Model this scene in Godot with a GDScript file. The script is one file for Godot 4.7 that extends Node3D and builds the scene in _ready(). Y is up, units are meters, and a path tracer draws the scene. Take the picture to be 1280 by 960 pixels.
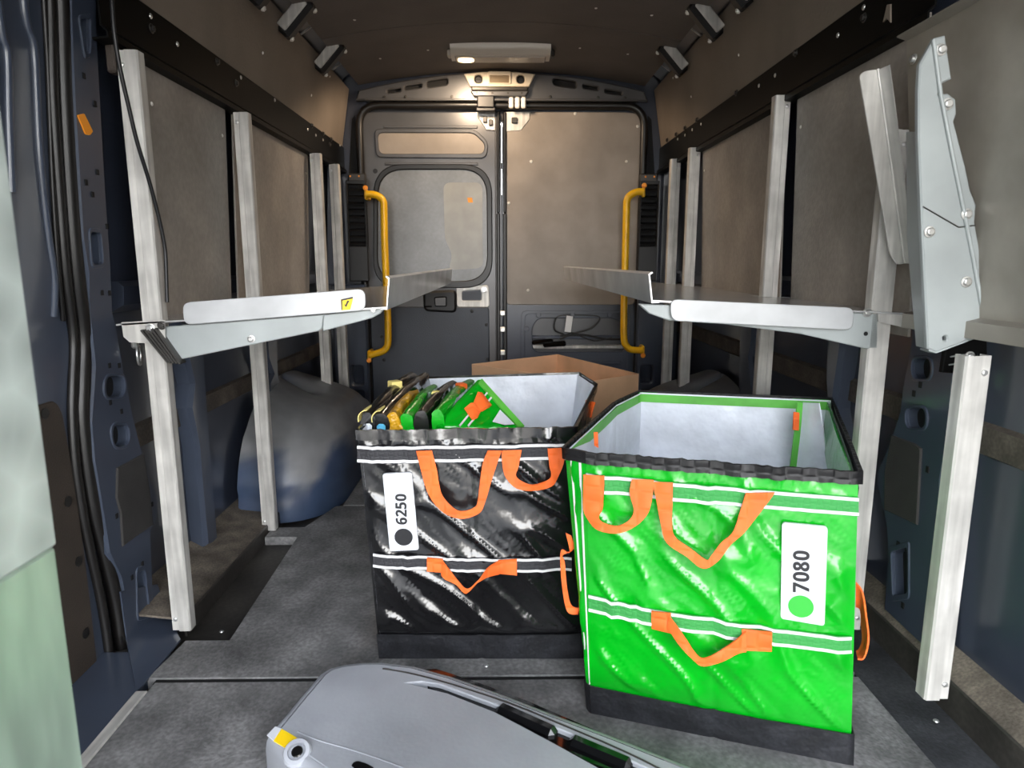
extends Node3D

# ---------------------------------------------------------------- mesh building
class Shape:
	var v := PackedVector3Array()
	var n := PackedVector3Array()
	var c := PackedColorArray()
	var tint := Color.WHITE
	var tinted := false

	func tri(a: Vector3, b: Vector3, d: Vector3, na: Vector3, nb: Vector3, nd: Vector3) -> void:
		if (b - a).cross(d - a).dot(na + nb + nd) > 0.0:
			v.append_array([a, d, b])
			n.append_array([na, nd, nb])
		else:
			v.append_array([a, b, d])
			n.append_array([na, nb, nd])
		c.append_array([tint, tint, tint])

	func flat(a: Vector3, b: Vector3, d: Vector3, hint: Vector3) -> void:
		var m := (b - a).cross(d - a)
		if m.length_squared() < 1e-18:
			return
		m = m.normalized()
		if m.dot(hint) < 0.0:
			m = -m
		tri(a, b, d, m, m, m)

	func quad(a: Vector3, b: Vector3, d: Vector3, e: Vector3, hint: Vector3) -> void:
		flat(a, b, d, hint)
		flat(a, d, e, hint)

	# a box, its edges chamfered
	func box(at: Vector3, size: Vector3, bev := 0.0, turn := Basis()) -> void:
		var h := size * 0.5
		var e := minf(bev, minf(h.x, minf(h.y, h.z)) * 0.9)
		var q := func(sx: float, sy: float, sz: float, axis: int) -> Vector3:
			var p := Vector3(sx * h.x, sy * h.y, sz * h.z)
			for k in 3:
				if k != axis:
					p[k] -= signf(p[k]) * e
			return at + turn * p
		for axis in 3:
			for s in [-1.0, 1.0]:
				var corners := []
				for w in [[-1.0, -1.0], [1.0, -1.0], [1.0, 1.0], [-1.0, 1.0]]:
					var g := Vector3.ZERO
					g[axis] = s
					g[(axis + 1) % 3] = w[0]
					g[(axis + 2) % 3] = w[1]
					corners.append(q.call(g.x, g.y, g.z, axis))
				var nn := Vector3.ZERO
				nn[axis] = s
				quad(corners[0], corners[1], corners[2], corners[3], turn * nn)
		if e <= 0.0:
			return
		for axis in 3:
			var b1 := (axis + 1) % 3
			var b2 := (axis + 2) % 3
			for s1 in [-1.0, 1.0]:
				for s2 in [-1.0, 1.0]:
					var g0 := Vector3.ZERO
					g0[axis] = -1.0
					g0[b1] = s1
					g0[b2] = s2
					var g1 := g0
					g1[axis] = 1.0
					var nn := Vector3.ZERO
					nn[b1] = s1
					nn[b2] = s2
					quad(q.call(g0.x, g0.y, g0.z, b1), q.call(g1.x, g1.y, g1.z, b1), q.call(g1.x, g1.y, g1.z, b2), q.call(g0.x, g0.y, g0.z, b2), turn * nn)
		for sx in [-1.0, 1.0]:
			for sy in [-1.0, 1.0]:
				for sz in [-1.0, 1.0]:
					flat(q.call(sx, sy, sz, 0), q.call(sx, sy, sz, 1), q.call(sx, sy, sz, 2), turn * Vector3(sx, sy, sz))

	# an outline (with holes) given in the plane across one axis, from one height to another; the end at h1 may be chamfered
	func prism(outline: PackedVector2Array, axis: String, h0: float, h1: float, holes := [], bev := 0.0) -> void:
		var put := func(p: Vector2, h: float) -> Vector3:
			return Vector3(h, p.y, p.x) if axis == "x" else Vector3(p.x, h, p.y) if axis == "y" else Vector3(p.x, p.y, h)
		var way := put.call(Vector2.ZERO, signf(h1 - h0)) as Vector3
		var rings := []
		var first := true
		for r in [outline] + holes:
			var ring: PackedVector2Array = r
			if Geometry2D.is_polygon_clockwise(ring) == first:
				ring = ring.duplicate()
				ring.reverse()
			first = false
			rings.append(ring)
		var tops := []
		for r in rings:
			var ring: PackedVector2Array = r
			var k := ring.size()
			var en := PackedVector2Array()
			for i in k:
				var d := (ring[(i + 1) % k] - ring[i]).normalized()
				en.append(Vector2(d.y, -d.x))
			var top := PackedVector2Array()
			for i in k:
				var m := (en[i] + en[(i + k - 1) % k])
				m = m / maxf(0.3, m.length_squared()) * 2.0
				top.append(ring[i] - m * bev)
			var hm := h1 - signf(h1 - h0) * bev
			for i in k:
				var j := (i + 1) % k
				var na := en[i]
				var nb := en[i]
				if en[i].dot(en[(i + k - 1) % k]) > 0.9:
					na = (en[i] + en[(i + k - 1) % k]).normalized()
				if en[i].dot(en[j]) > 0.9:
					nb = (en[i] + en[j]).normalized()
				var fa := put.call(na, 0.0) as Vector3
				var fb := put.call(nb, 0.0) as Vector3
				var a := put.call(ring[i], h0) as Vector3
				var b := put.call(ring[j], h0) as Vector3
				var d := put.call(ring[j], hm) as Vector3
				var e := put.call(ring[i], hm) as Vector3
				tri(a, b, d, fa, fb, fb)
				tri(a, d, e, fa, fb, fa)
				if bev > 0.0:
					quad(e, d, put.call(top[j], h1), put.call(top[i], h1), put.call(en[i], 0.0) + way)
			tops.append(top)
		cap(rings, put, h0, -way)
		cap(tops, put, h1, way)

	func cap(rings: Array, put: Callable, h: float, way: Vector3) -> void:
		var poly: PackedVector2Array = rings[0].duplicate()
		var rest := rings.slice(1)
		rest.sort_custom(func(a, b): return right_end(a).x > right_end(b).x)
		for r in rest:
			var hole: PackedVector2Array = r
			var at := 0
			for i in hole.size():
				if hole[i].x > hole[at].x:
					at = i
			var p := hole[at]
			var best := INF
			var edge := -1
			for i in poly.size():
				var a := poly[i]
				var b := poly[(i + 1) % poly.size()]
				if (a.y > p.y) != (b.y > p.y):
					var x := a.x + (p.y - a.y) / (b.y - a.y) * (b.x - a.x)
					if x > p.x and x < best:
						best = x
						edge = i
			if edge < 0:
				continue
			var up := 1e-5 if poly[(edge + 1) % poly.size()].y > poly[edge].y else -1e-5
			var joined := poly.slice(0, edge + 1)
			joined.append(Vector2(best, p.y - up))
			joined.append(p + Vector2(0, -up * 0.5))
			for i in range(1, hole.size()):
				joined.append(hole[(at + i) % hole.size()])
			joined.append(p + Vector2(0, up * 0.5))
			joined.append(Vector2(best, p.y + up))
			joined.append_array(poly.slice(edge + 1))
			poly = joined
		var ids := Geometry2D.triangulate_polygon(poly)
		for i in range(0, ids.size(), 3):
			flat(put.call(poly[ids[i]], h), put.call(poly[ids[i + 1]], h), put.call(poly[ids[i + 2]], h), way)

	func right_end(p: PackedVector2Array) -> Vector2:
		var b := p[0]
		for q in p:
			if q.x > b.x:
				b = q
		return b

	# a folded sheet: an open outline in (x, y) drawn along z (axis "z"), or in (z, y) along x, or in (x, z) along y
	func fold(line: PackedVector2Array, th: float, axis: String, h0: float, h1: float) -> void:
		var k := line.size()
		var back := PackedVector2Array()
		for i in k:
			var a := (line[i] - line[i - 1]).normalized() if i > 0 else (line[1] - line[0]).normalized()
			var b := (line[i + 1] - line[i]).normalized() if i < k - 1 else a
			var m := Vector2(a.y + b.y, -a.x - b.x)
			back.append(line[i] + m / maxf(0.4, m.length_squared()) * 2.0 * th)
		back.reverse()
		var poly := line.duplicate()
		poly.append_array(back)
		prism(poly, axis, h0, h1)

	# rows of points as one smooth skin
	func grid(rows: Array, out := true, wrap := false) -> void:
		var h := rows.size()
		var w: int = rows[0].size()
		var nn := []
		for i in h:
			var line := PackedVector3Array()
			for j in w:
				var du: Vector3
				if wrap:
					du = rows[i][(j + 1) % w] - rows[i][(j + w - 1) % w]
				else:
					du = rows[i][mini(j + 1, w - 1)] - rows[i][maxi(j - 1, 0)]
				var dv: Vector3 = rows[mini(i + 1, h - 1)][j] - rows[maxi(i - 1, 0)][j]
				var m := du.cross(dv)
				line.append(m.normalized() * (1.0 if out else -1.0) if m.length_squared() > 1e-20 else Vector3.UP)
			nn.append(line)
		for i in h - 1:
			for j in (w if wrap else w - 1):
				var k := (j + 1) % w
				tri(rows[i][j], rows[i][k], rows[i + 1][k], nn[i][j], nn[i][k], nn[i + 1][k])
				tri(rows[i][j], rows[i + 1][k], rows[i + 1][j], nn[i][j], nn[i + 1][k], nn[i + 1][j])

	func tube(path: Array, r: float, sides := 10, closed := false, squash := 1.0) -> void:
		var k := path.size()
		var up := Vector3(0.31, 0.87, 0.39)
		var rows := []
		var side := Vector3.ZERO
		for i in k:
			var a: Vector3 = path[(i + k - 1) % k] if closed or i > 0 else path[0]
			var b: Vector3 = path[(i + 1) % k] if closed or i < k - 1 else path[k - 1]
			var t := (b - a).normalized()
			if i == 0:
				side = t.cross(up).normalized()
			side = (side - t * side.dot(t)).normalized()
			var other := t.cross(side)
			var line := PackedVector3Array()
			for s in sides:
				var g := TAU * s / sides
				line.append(path[i] + side * cos(g) * r + other * sin(g) * r * squash)
			rows.append(line)
		if closed:
			rows.append(rows[0])
		grid(rows, true, true)
		if not closed:
			for e in [0, k - 1]:
				var t: Vector3 = (path[1] - path[0] if e == 0 else path[k - 1] - path[k - 2]).normalized() * (-1.0 if e == 0 else 1.0)
				for s in sides:
					flat(path[e], rows[e][s], rows[e][(s + 1) % sides], t)

	# a flat strap between two lines of points
	func strap(left: Array, right: Array, th: float) -> void:
		var k := left.size()
		var up := []
		for i in k:
			var t: Vector3 = (left[mini(i + 1, k - 1)] + right[mini(i + 1, k - 1)]) - (left[maxi(i - 1, 0)] + right[maxi(i - 1, 0)])
			var w: Vector3 = right[i] - left[i]
			up.append(w.cross(t).normalized() * th * 0.5)
		for s in [1.0, -1.0]:
			var rows := []
			for i in k:
				rows.append(PackedVector3Array([left[i] + up[i] * s, right[i] + up[i] * s]))
			grid(rows, s > 0.0)
		for side in [[left, right], [right, left]]:
			for i in k - 1:
				quad(side[0][i] + up[i], side[0][i + 1] + up[i + 1], side[0][i + 1] - up[i + 1], side[0][i] - up[i], side[0][i] - side[1][i])
		for i in [0, k - 1]:
			quad(left[i] + up[i], right[i] + up[i], right[i] - up[i], left[i] - up[i], (left[i] - left[1 if i == 0 else k - 2]))

	# a turned shape: (radius, height) pairs about the y axis of a frame
	func lathe(line: Array, frame: Transform3D, seg := 14) -> void:
		for i in line.size() - 1:
			var p: Vector2 = line[i]
			var q: Vector2 = line[i + 1]
			var d := (q - p).normalized()
			var m := Vector2(d.y, -d.x)
			for s in seg:
				var g := TAU * s / seg
				var e := TAU * (s + 1) / seg
				var cg := Vector3(cos(g), 0, sin(g))
				var ce := Vector3(cos(e), 0, sin(e))
				var a := frame * (cg * p.x + Vector3.UP * p.y)
				var b := frame * (ce * p.x + Vector3.UP * p.y)
				var f := frame * (ce * q.x + Vector3.UP * q.y)
				var h := frame * (cg * q.x + Vector3.UP * q.y)
				var na := frame.basis * (cg * m.x + Vector3.UP * m.y)
				var nb := frame.basis * (ce * m.x + Vector3.UP * m.y)
				if p.x > 1e-6:
					tri(a, b, f, na, nb, nb)
				if q.x > 1e-6:
					tri(a, f, h, na, nb, na)

	# cut the triangles that cross a height, so that the shape can bend there
	func split(y: float) -> void:
		var v0 := v
		var n0 := n
		var c0 := c
		v = PackedVector3Array()
		n = PackedVector3Array()
		c = PackedColorArray()
		for i in range(0, v0.size(), 3):
			var above := []
			for k in 3:
				above.append(v0[i + k].y > y)
			if above[0] == above[1] and above[1] == above[2]:
				for k in 3:
					v.append(v0[i + k])
					n.append(n0[i + k])
					c.append(c0[i + k])
				continue
			var lone := 0
			for k in 3:
				if above[k] != above[(k + 1) % 3] and above[k] != above[(k + 2) % 3]:
					lone = k
			var a := i + lone
			var b := i + (lone + 1) % 3
			var d := i + (lone + 2) % 3
			var tb := (y - v0[a].y) / (v0[b].y - v0[a].y)
			var td := (y - v0[a].y) / (v0[d].y - v0[a].y)
			var pb := v0[a].lerp(v0[b], tb)
			var pd := v0[a].lerp(v0[d], td)
			var nb := n0[a].lerp(n0[b], tb).normalized()
			var nd := n0[a].lerp(n0[d], td).normalized()
			v.append_array([v0[a], pb, pd, pb, v0[b], v0[d], pb, v0[d], pd])
			n.append_array([n0[a], nb, nd, nb, n0[b], n0[d], nb, n0[d], nd])
			for k in 9:
				c.append(c0[a])

	func mesh(shift: Vector3) -> ArrayMesh:
		var moved := PackedVector3Array()
		moved.resize(v.size())
		for i in v.size():
			moved[i] = v[i] - shift
		var a := []
		a.resize(Mesh.ARRAY_MAX)
		a[Mesh.ARRAY_VERTEX] = moved
		a[Mesh.ARRAY_NORMAL] = n
		if tinted:
			a[Mesh.ARRAY_COLOR] = c
		var m := ArrayMesh.new()
		m.add_surface_from_arrays(Mesh.PRIMITIVE_TRIANGLES, a)
		return m

var origins := {}
var taken := {}
var M := {}

func numbered(called: String, parent: Node) -> String:
	var key := str(parent.get_instance_id()) + called
	taken[key] = taken.get(key, -1) + 1
	return called if taken[key] == 0 else "%s_%03d" % [called, taken[key]]

func obj(called: String, s: Shape, mat: Material, parent: Node3D = self) -> MeshInstance3D:
	var o := MeshInstance3D.new()
	o.name = numbered(called, parent)
	o.mesh = s.mesh(origins.get(parent, Vector3.ZERO))
	o.material_override = mat
	parent.add_child(o, true)
	origins[o] = origins.get(parent, Vector3.ZERO)
	return o

func tag(o: Node3D, label: String, category: String, group := "") -> void:
	o.set_meta("label", label)
	o.set_meta("category", category)
	if group:
		o.set_meta("group", group)

func thing(called: String, label: String, category: String, at: Vector3, group := "") -> Node3D:
	var o := Node3D.new()
	o.name = numbered(called, self)
	add_child(o, true)
	o.position = at
	origins[o] = at
	tag(o, label, category, group)
	return o

func setting(called: String) -> Node3D:
	var o := Node3D.new()
	o.name = called
	add_child(o, true)
	o.set_meta("kind", "structure")
	return o

func struct(called: String, s: Shape, mat: Material) -> MeshInstance3D:
	var o := obj(called, s, mat)
	o.set_meta("kind", "structure")
	return o

# small fixings share one mesh of each kind; «face» is the way the head looks
var fixings := {}
func fixing(called: String, kind: String, at: Vector3, face: Vector3, mat: Material, parent: Node3D, size := 1.0) -> void:
	if not fixings.has(kind):
		var s := Shape.new()
		if kind == "bolt":
			s.lathe([Vector2(0.011, 0), Vector2(0.011, 0.002), Vector2(0.0075, 0.0025)], Transform3D())
			s.lathe([Vector2(0.0075, 0.0025), Vector2(0.0075, 0.007), Vector2(0.006, 0.008), Vector2(0, 0.008)], Transform3D(), 6)
		elif kind == "screw":
			s.lathe([Vector2(0.006, 0), Vector2(0.005, 0.0018), Vector2(0.003, 0.0028), Vector2(0, 0.003)], Transform3D(), 10)
		else:
			s.lathe([Vector2(0.008, 0), Vector2(0.008, 0.0008), Vector2(0, 0.001)], Transform3D(), 12)
		fixings[kind] = s.mesh(Vector3.ZERO)
	var o := MeshInstance3D.new()
	o.name = numbered(called, parent)
	o.mesh = fixings[kind]
	o.material_override = mat
	parent.add_child(o, true)
	origins[o] = origins.get(parent, Vector3.ZERO)
	var y := face.normalized()
	var x := y.cross(Vector3(0.3, 0.5, 0.81)).normalized()
	o.transform = Transform3D(Basis(x, y, x.cross(y)) * size, at - origins.get(parent, Vector3.ZERO))

# ---------------------------------------------------------------- outlines
func rounded(p: PackedVector2Array, r: float, steps := 5) -> PackedVector2Array:
	var o := PackedVector2Array()
	var k := p.size()
	for i in k:
		var a := p[(i + k - 1) % k] - p[i]
		var b := p[(i + 1) % k] - p[i]
		var q := minf(r, minf(a.length(), b.length()) * 0.48)
		var s := p[i] + a.normalized() * q
		var e := p[i] + b.normalized() * q
		for j in steps + 1:
			var t := float(j) / steps
			o.append(s.lerp(p[i], t).lerp(p[i].lerp(e, t), t))
	return o

func rect(x0: float, y0: float, x1: float, y1: float, r := 0.0) -> PackedVector2Array:
	var p := PackedVector2Array([Vector2(x0, y0), Vector2(x1, y0), Vector2(x1, y1), Vector2(x0, y1)])
	return rounded(p, r) if r > 0.0 else p

func smooth(path: Array, steps := 5) -> Array:
	var o := []
	for i in path.size() - 1:
		var p0: Vector3 = path[maxi(i - 1, 0)]
		var p3: Vector3 = path[mini(i + 2, path.size() - 1)]
		for j in steps:
			o.append(path[i].cubic_interpolate(path[i + 1], p0, p3, float(j) / steps))
	o.append(path[-1])
	return o

# ---------------------------------------------------------------- materials
func noise(seed_at: int, freq: float, octaves: int, kind := FastNoiseLite.TYPE_SIMPLEX_SMOOTH) -> FastNoiseLite:
	var f := FastNoiseLite.new()
	f.seed = seed_at
	f.frequency = freq
	f.noise_type = kind
	f.fractal_octaves = octaves
	f.fractal_type = FastNoiseLite.FRACTAL_FBM if octaves > 1 else FastNoiseLite.FRACTAL_NONE
	return f

# grey picture between lo and hi; «bend» above 1 keeps most of it near hi
func cloud(f: FastNoiseLite, lo: float, hi: float, bend := 1.0, w := 512, h := 512, stretch := Vector2i(0, 0)) -> Image:
	var im := f.get_seamless_image(w, h)
	im.convert(Image.FORMAT_L8)
	if stretch != Vector2i.ZERO:
		im.resize(stretch.x, stretch.y, Image.INTERPOLATE_CUBIC)
	var d := im.get_data()
	for i in d.size():
		var t := d[i] / 255.0
		t = 1.0 - pow(1.0 - t, bend)
		d[i] = int(255.0 * clampf(lo + (hi - lo) * t, 0.0, 1.0))
	return Image.create_from_data(im.get_width(), im.get_height(), false, Image.FORMAT_L8, d)

func blend(a: Image, b: Image) -> Image:
	var x := a.get_data()
	var y := b.get_data()
	for i in x.size():
		x[i] = x[i] * y[i] / 255
	return Image.create_from_data(a.get_width(), a.get_height(), false, Image.FORMAT_L8, x)

func tex(im: Image) -> ImageTexture:
	var c: Image = im.duplicate()
	c.convert(Image.FORMAT_RGB8)
	return ImageTexture.create_from_image(c)

func bumps(im: Image, strength: float) -> ImageTexture:
	var c: Image = im.duplicate()
	c.convert(Image.FORMAT_RGBA8)
	c.bump_map_to_normal_map(strength)
	return ImageTexture.create_from_image(c)

func mat(key: String, col: Color, rough: float, metal := 0.0, colour_map: Texture2D = null, scale := 1.0, normal_map: Texture2D = null, bump := 1.0, rough_map: Texture2D = null) -> StandardMaterial3D:
	var m := StandardMaterial3D.new()
	m.resource_name = key
	m.albedo_color = col
	m.roughness = rough
	m.metallic = metal
	m.cull_mode = BaseMaterial3D.CULL_DISABLED
	if colour_map or normal_map or rough_map:
		m.uv1_triplanar = true
		m.uv1_world_triplanar = true
		m.uv1_scale = Vector3.ONE * scale
		m.uv1_triplanar_sharpness = 6.0
	m.albedo_texture = colour_map
	if normal_map:
		m.normal_enabled = true
		m.normal_texture = normal_map
		m.normal_scale = bump
	if rough_map:
		m.roughness_texture = rough_map
		m.roughness_texture_channel = BaseMaterial3D.TEXTURE_CHANNEL_RED
	M[key] = m
	return m

func rgb(r: int, g: int, b: int) -> Color:
	return Color8(r, g, b)

func materials() -> void:
	var soft := cloud(noise(3, 0.006, 5), 0.85, 1.0)
	var mottled := blend(cloud(noise(11, 0.008, 5), 0.8, 1.0), cloud(noise(12, 0.09, 2), 0.9, 1.0))
	var scuffs := blend(cloud(noise(21, 0.01, 5), 0.6, 1.0), cloud(noise(22, 0.12, 3), 0.7, 1.0))
	var brushed := blend(cloud(noise(31, 0.05, 3), 0.8, 1.0, 1.0, 512, 32, Vector2i(512, 512)), cloud(noise(32, 0.01, 4), 0.85, 1.0))
	var spangle := cloud(noise(41, 0.02, 1, FastNoiseLite.TYPE_CELLULAR), 0.78, 1.0)
	var grain := cloud(noise(51, 0.2, 2), 0.0, 1.0)
	var crumple := cloud(noise(61, 0.014, 4), 0.0, 1.0)
	var smears := cloud(noise(71, 0.02, 4), 0.6, 1.0, 1.0, 512, 128, Vector2i(512, 512))
	var weave := Image.create(64, 64, false, Image.FORMAT_L8)
	for y in 64:
		for x in 64:
			var over := (x / 8 + y / 8) % 2 == 0
			var t := (x % 8 if over else y % 8) / 7.0
			weave.set_pixel(x, y, Color.from_hsv(0, 0, 0.35 + 0.6 * sin(t * PI)))
	var t_soft := tex(soft)
	var t_mottled := tex(mottled)
	var t_scuffs := tex(scuffs)
	var t_brushed := tex(brushed)
	var t_spangle := tex(spangle)
	var t_smears := tex(smears)
	var n_grain := bumps(grain, 1.5)
	var n_crumple := bumps(crumple, 14.0)
	var n_weave := bumps(weave, 2.0)
	var n_soft := bumps(soft, 5.0)
	# body
	mat("navy_paint", rgb(70, 78, 94), 0.3, 0.0, t_soft, 0.8, n_soft, 0.12)
	M.navy_paint.clearcoat_enabled = true
	M.navy_paint.clearcoat = 0.5
	M.navy_paint.clearcoat_roughness = 0.12
	mat("dark_paint", rgb(56, 62, 76), 0.28, 0.0, t_soft, 0.9, n_soft, 0.12)
	M.dark_paint.clearcoat_enabled = true
	M.dark_paint.clearcoat = 0.6
	M.dark_paint.clearcoat_roughness = 0.1
	mat("door_paint", rgb(96, 96, 98), 0.32, 0.3, t_soft, 0.9, n_soft, 0.1)
	mat("rail_black", rgb(14, 14, 14), 0.4, 0.0, t_soft, 1.0)
	mat("black_plastic", rgb(20, 20, 22), 0.45, 0.0, null, 1.0)
	mat("rubber", rgb(24, 22, 21), 0.38, 0.0, t_soft, 2.0)
	mat("black_void", rgb(10, 10, 12), 0.8)  # flat black standing in for the dark inside holes and gaps
	mat("lining_board", rgb(166, 158, 150), 0.5, 0.0, t_mottled, 0.9, n_grain, 0.15, t_soft)
	mat("lining_upper", rgb(138, 126, 114), 0.6, 0.0, t_soft, 0.7, n_grain, 0.15)
	mat("roof_board", rgb(108, 101, 96), 0.65, 0.0, t_soft, 0.7, n_grain, 0.2)
	mat("door_board", rgb(156, 146, 136), 0.48, 0.0, t_soft, 1.1, n_grain, 0.12)
	mat("window_board", rgb(132, 136, 140), 0.28, 0.0, t_mottled, 0.9)
	mat("trim_board", rgb(40, 48, 62), 0.42, 0.0, t_soft, 1.2, n_grain, 0.2)
	mat("floor_board", rgb(168, 167, 167), 0.62, 0.0, t_scuffs, 1.1, n_grain, 0.35, t_soft)
	mat("floor_dark", rgb(86, 87, 92), 0.6, 0.0, t_scuffs, 1.3, n_grain, 0.3)
	mat("floor_black", rgb(78, 74, 70), 0.5, 0.0, t_scuffs, 1.0)
	mat("dusty_ledge", rgb(150, 138, 124), 0.85, 0.0, t_scuffs, 2.0, n_grain, 0.3)
	mat("reflection_grey", rgb(128, 118, 108), 0.6, 0.0, t_scuffs, 1.5)  # grey of the light band mirrored in the wall paint
	mat("hardboard", rgb(66, 57, 50), 0.6, 0.0, t_soft, 2.0, n_grain, 0.4)
	mat("foam", rgb(58, 56, 55), 0.85, 0.0, t_soft, 3.0, n_grain, 0.6)
	mat("arch_paint", rgb(255, 255, 255), 0.42, 0.0, t_soft, 2.0)
	M.arch_paint.vertex_color_use_as_albedo = true
	M.rail_black.metallic_specular = 0.18
	# metal
	mat("aluminium", rgb(238, 235, 229), 0.42, 0.3, t_brushed, 1.6)
	mat("aluminium_bright", rgb(196, 198, 200), 0.35, 0.3, t_soft, 1.5)
	mat("polished", rgb(236, 236, 236), 0.22, 0.35, t_soft, 1.2, n_soft, 0.25)
	mat("shelf_plate", rgb(206, 206, 206), 0.22, 0.5, t_soft, 1.4, n_soft, 0.15)
	mat("bracket_paint", rgb(170, 176, 176), 0.4, 0.1, t_soft, 1.0)
	mat("tray_plate", rgb(160, 154, 144), 0.42, 0.35, t_soft, 1.8)
	mat("galvanised", rgb(200, 210, 204), 0.42, 0.25, t_spangle, 2.4, n_soft, 0.3)
	mat("galvanised_smooth", rgb(190, 212, 192), 0.3, 0.35, t_smears, 1.0)  # green tint put in for the bag mirrored in the lower sheet
	mat("zinc", rgb(210, 210, 208), 0.3, 0.8)
	mat("steel_dark", rgb(70, 68, 66), 0.4, 0.6)
	mat("white_screw", rgb(225, 222, 215), 0.4)
	mat("yellow_paint", rgb(255, 196, 24), 0.35, 0.0, t_soft, 2.0)
	mat("console_cream", rgb(214, 202, 182), 0.45)
	mat("console_brown", rgb(120, 104, 80), 0.4)
	mat("lamp_white", rgb(214, 206, 194), 0.35)
	mat("lamp_lens", rgb(190, 180, 168), 0.25)
	# goods
	mat("bag_green", rgb(4, 170, 28), 0.2, 0.0, t_soft, 1.5, n_crumple, 0.1)
	M.bag_green.metallic_specular = 0.65
	mat("bag_black", rgb(20, 20, 22), 0.2, 0.0, t_soft, 1.5, n_crumple, 0.07)
	M.bag_black.metallic_specular = 0.7
	mat("bag_gold", rgb(200, 150, 24), 0.35, 0.0, t_soft, 3.0, n_crumple, 0.8)
	mat("bag_lining", rgb(238, 244, 255), 0.32, 0.0, t_soft, 1.5, n_crumple, 0.2)
	mat("bag_base", rgb(56, 57, 63), 0.6, 0.0, t_scuffs, 2.0, n_crumple, 0.4)
	mat("web_orange", rgb(255, 112, 40), 0.7, 0.0, t_soft, 4.0, n_weave, 0.5)
	mat("web_green", rgb(50, 140, 66), 0.7, 0.0, null, 12.0, n_weave, 0.5)
	mat("web_black", rgb(44, 44, 48), 0.7, 0.0, null, 12.0, n_weave, 0.5)
	mat("web_white", rgb(215, 215, 215), 0.6)
	mat("piping_green", rgb(96, 190, 70), 0.5, 0.0, t_soft, 3.0)
	mat("binding_black", rgb(34, 33, 36), 0.55, 0.0, t_scuffs, 5.0, n_weave, 0.6)
	mat("label_white", rgb(206, 209, 216), 0.3)
	mat("ink", rgb(26, 26, 30), 0.5)
	mat("dot_green", rgb(56, 170, 62), 0.35)
	mat("cardboard", rgb(236, 190, 150), 0.75, 0.0, t_soft, 1.2, n_grain, 0.15)
	mat("cardboard_dark", rgb(150, 108, 76), 0.85)  # darker brown than the box walls
	mat("case_grey", rgb(160, 163, 170), 0.42, 0.0, t_soft, 1.0, n_grain, 0.08)
	mat("glossy_black", rgb(12, 12, 13), 0.08)
	mat("sticker_yellow", rgb(250, 208, 20), 0.4)
	mat("sticker_orange", rgb(248, 156, 40), 0.5)
	mat("thin_patch", rgb(158, 158, 154), 0.35, 0.0, t_soft, 2.0)
	mat("blue_tip", rgb(90, 180, 220), 0.4)
	mat("cream_cloth", rgb(228, 210, 130), 0.7)
	mat("tag_white", rgb(226, 228, 230), 0.5)
	mat("ground", rgb(156, 148, 138), 0.9, 0.0, t_scuffs, 0.3)

# ---------------------------------------------------------------- the place
func _ready() -> void:
	var cam := Camera3D.new()
	cam.name = "camera"
	cam.position = Vector3(0, 0.92, 0)
	cam.rotation_degrees = Vector3(-10.3, -0.8, 0)
	var lens := CameraAttributesPhysical.new()
	lens.frustum_focal_length = 21.0
	lens.frustum_focus_distance = 2.0
	lens.exposure_aperture = 7.0
	cam.attributes = lens
	cam.fov = 59.49
	cam.near = 0.05
	cam.far = 100.0
	add_child(cam)
	cam.current = true

	var env := Environment.new()
	env.background_mode = Environment.BG_SKY
	var sky := Sky.new()
	var air := ProceduralSkyMaterial.new()
	air.sky_top_color = rgb(226, 233, 244)
	air.sky_horizon_color = rgb(250, 248, 244)
	air.sky_curve = 0.3
	air.ground_bottom_color = rgb(130, 122, 112)
	air.ground_horizon_color = rgb(200, 196, 190)
	air.sun_angle_max = 2.0
	air.energy_multiplier = 1.0
	sky.sky_material = air
	env.sky = sky
	env.background_energy_multiplier = 11.5
	env.ambient_light_source = Environment.AMBIENT_SOURCE_SKY
	env.tonemap_mode = Environment.TONE_MAPPER_LINEAR
	env.tonemap_exposure = 1.18
	env.sdfgi_enabled = true
	env.ssao_enabled = true
	env.ssil_enabled = true
	var around := WorldEnvironment.new()
	around.name = "environment"
	around.environment = env
	add_child(around)

	materials()
	shell()
	rear_doors()
	rails_and_roof()
	pillars_and_ribs()
	side_door()
	uprights()
	shelves()
	folded_shelf()
	fittings()
	steel_partition()
	cardboard_box()
	black_bag()
	green_bag()
	grey_case()

const NEAR_END := 0.42     # the load space is open behind the camera
const FAR_END := -3.75

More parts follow.
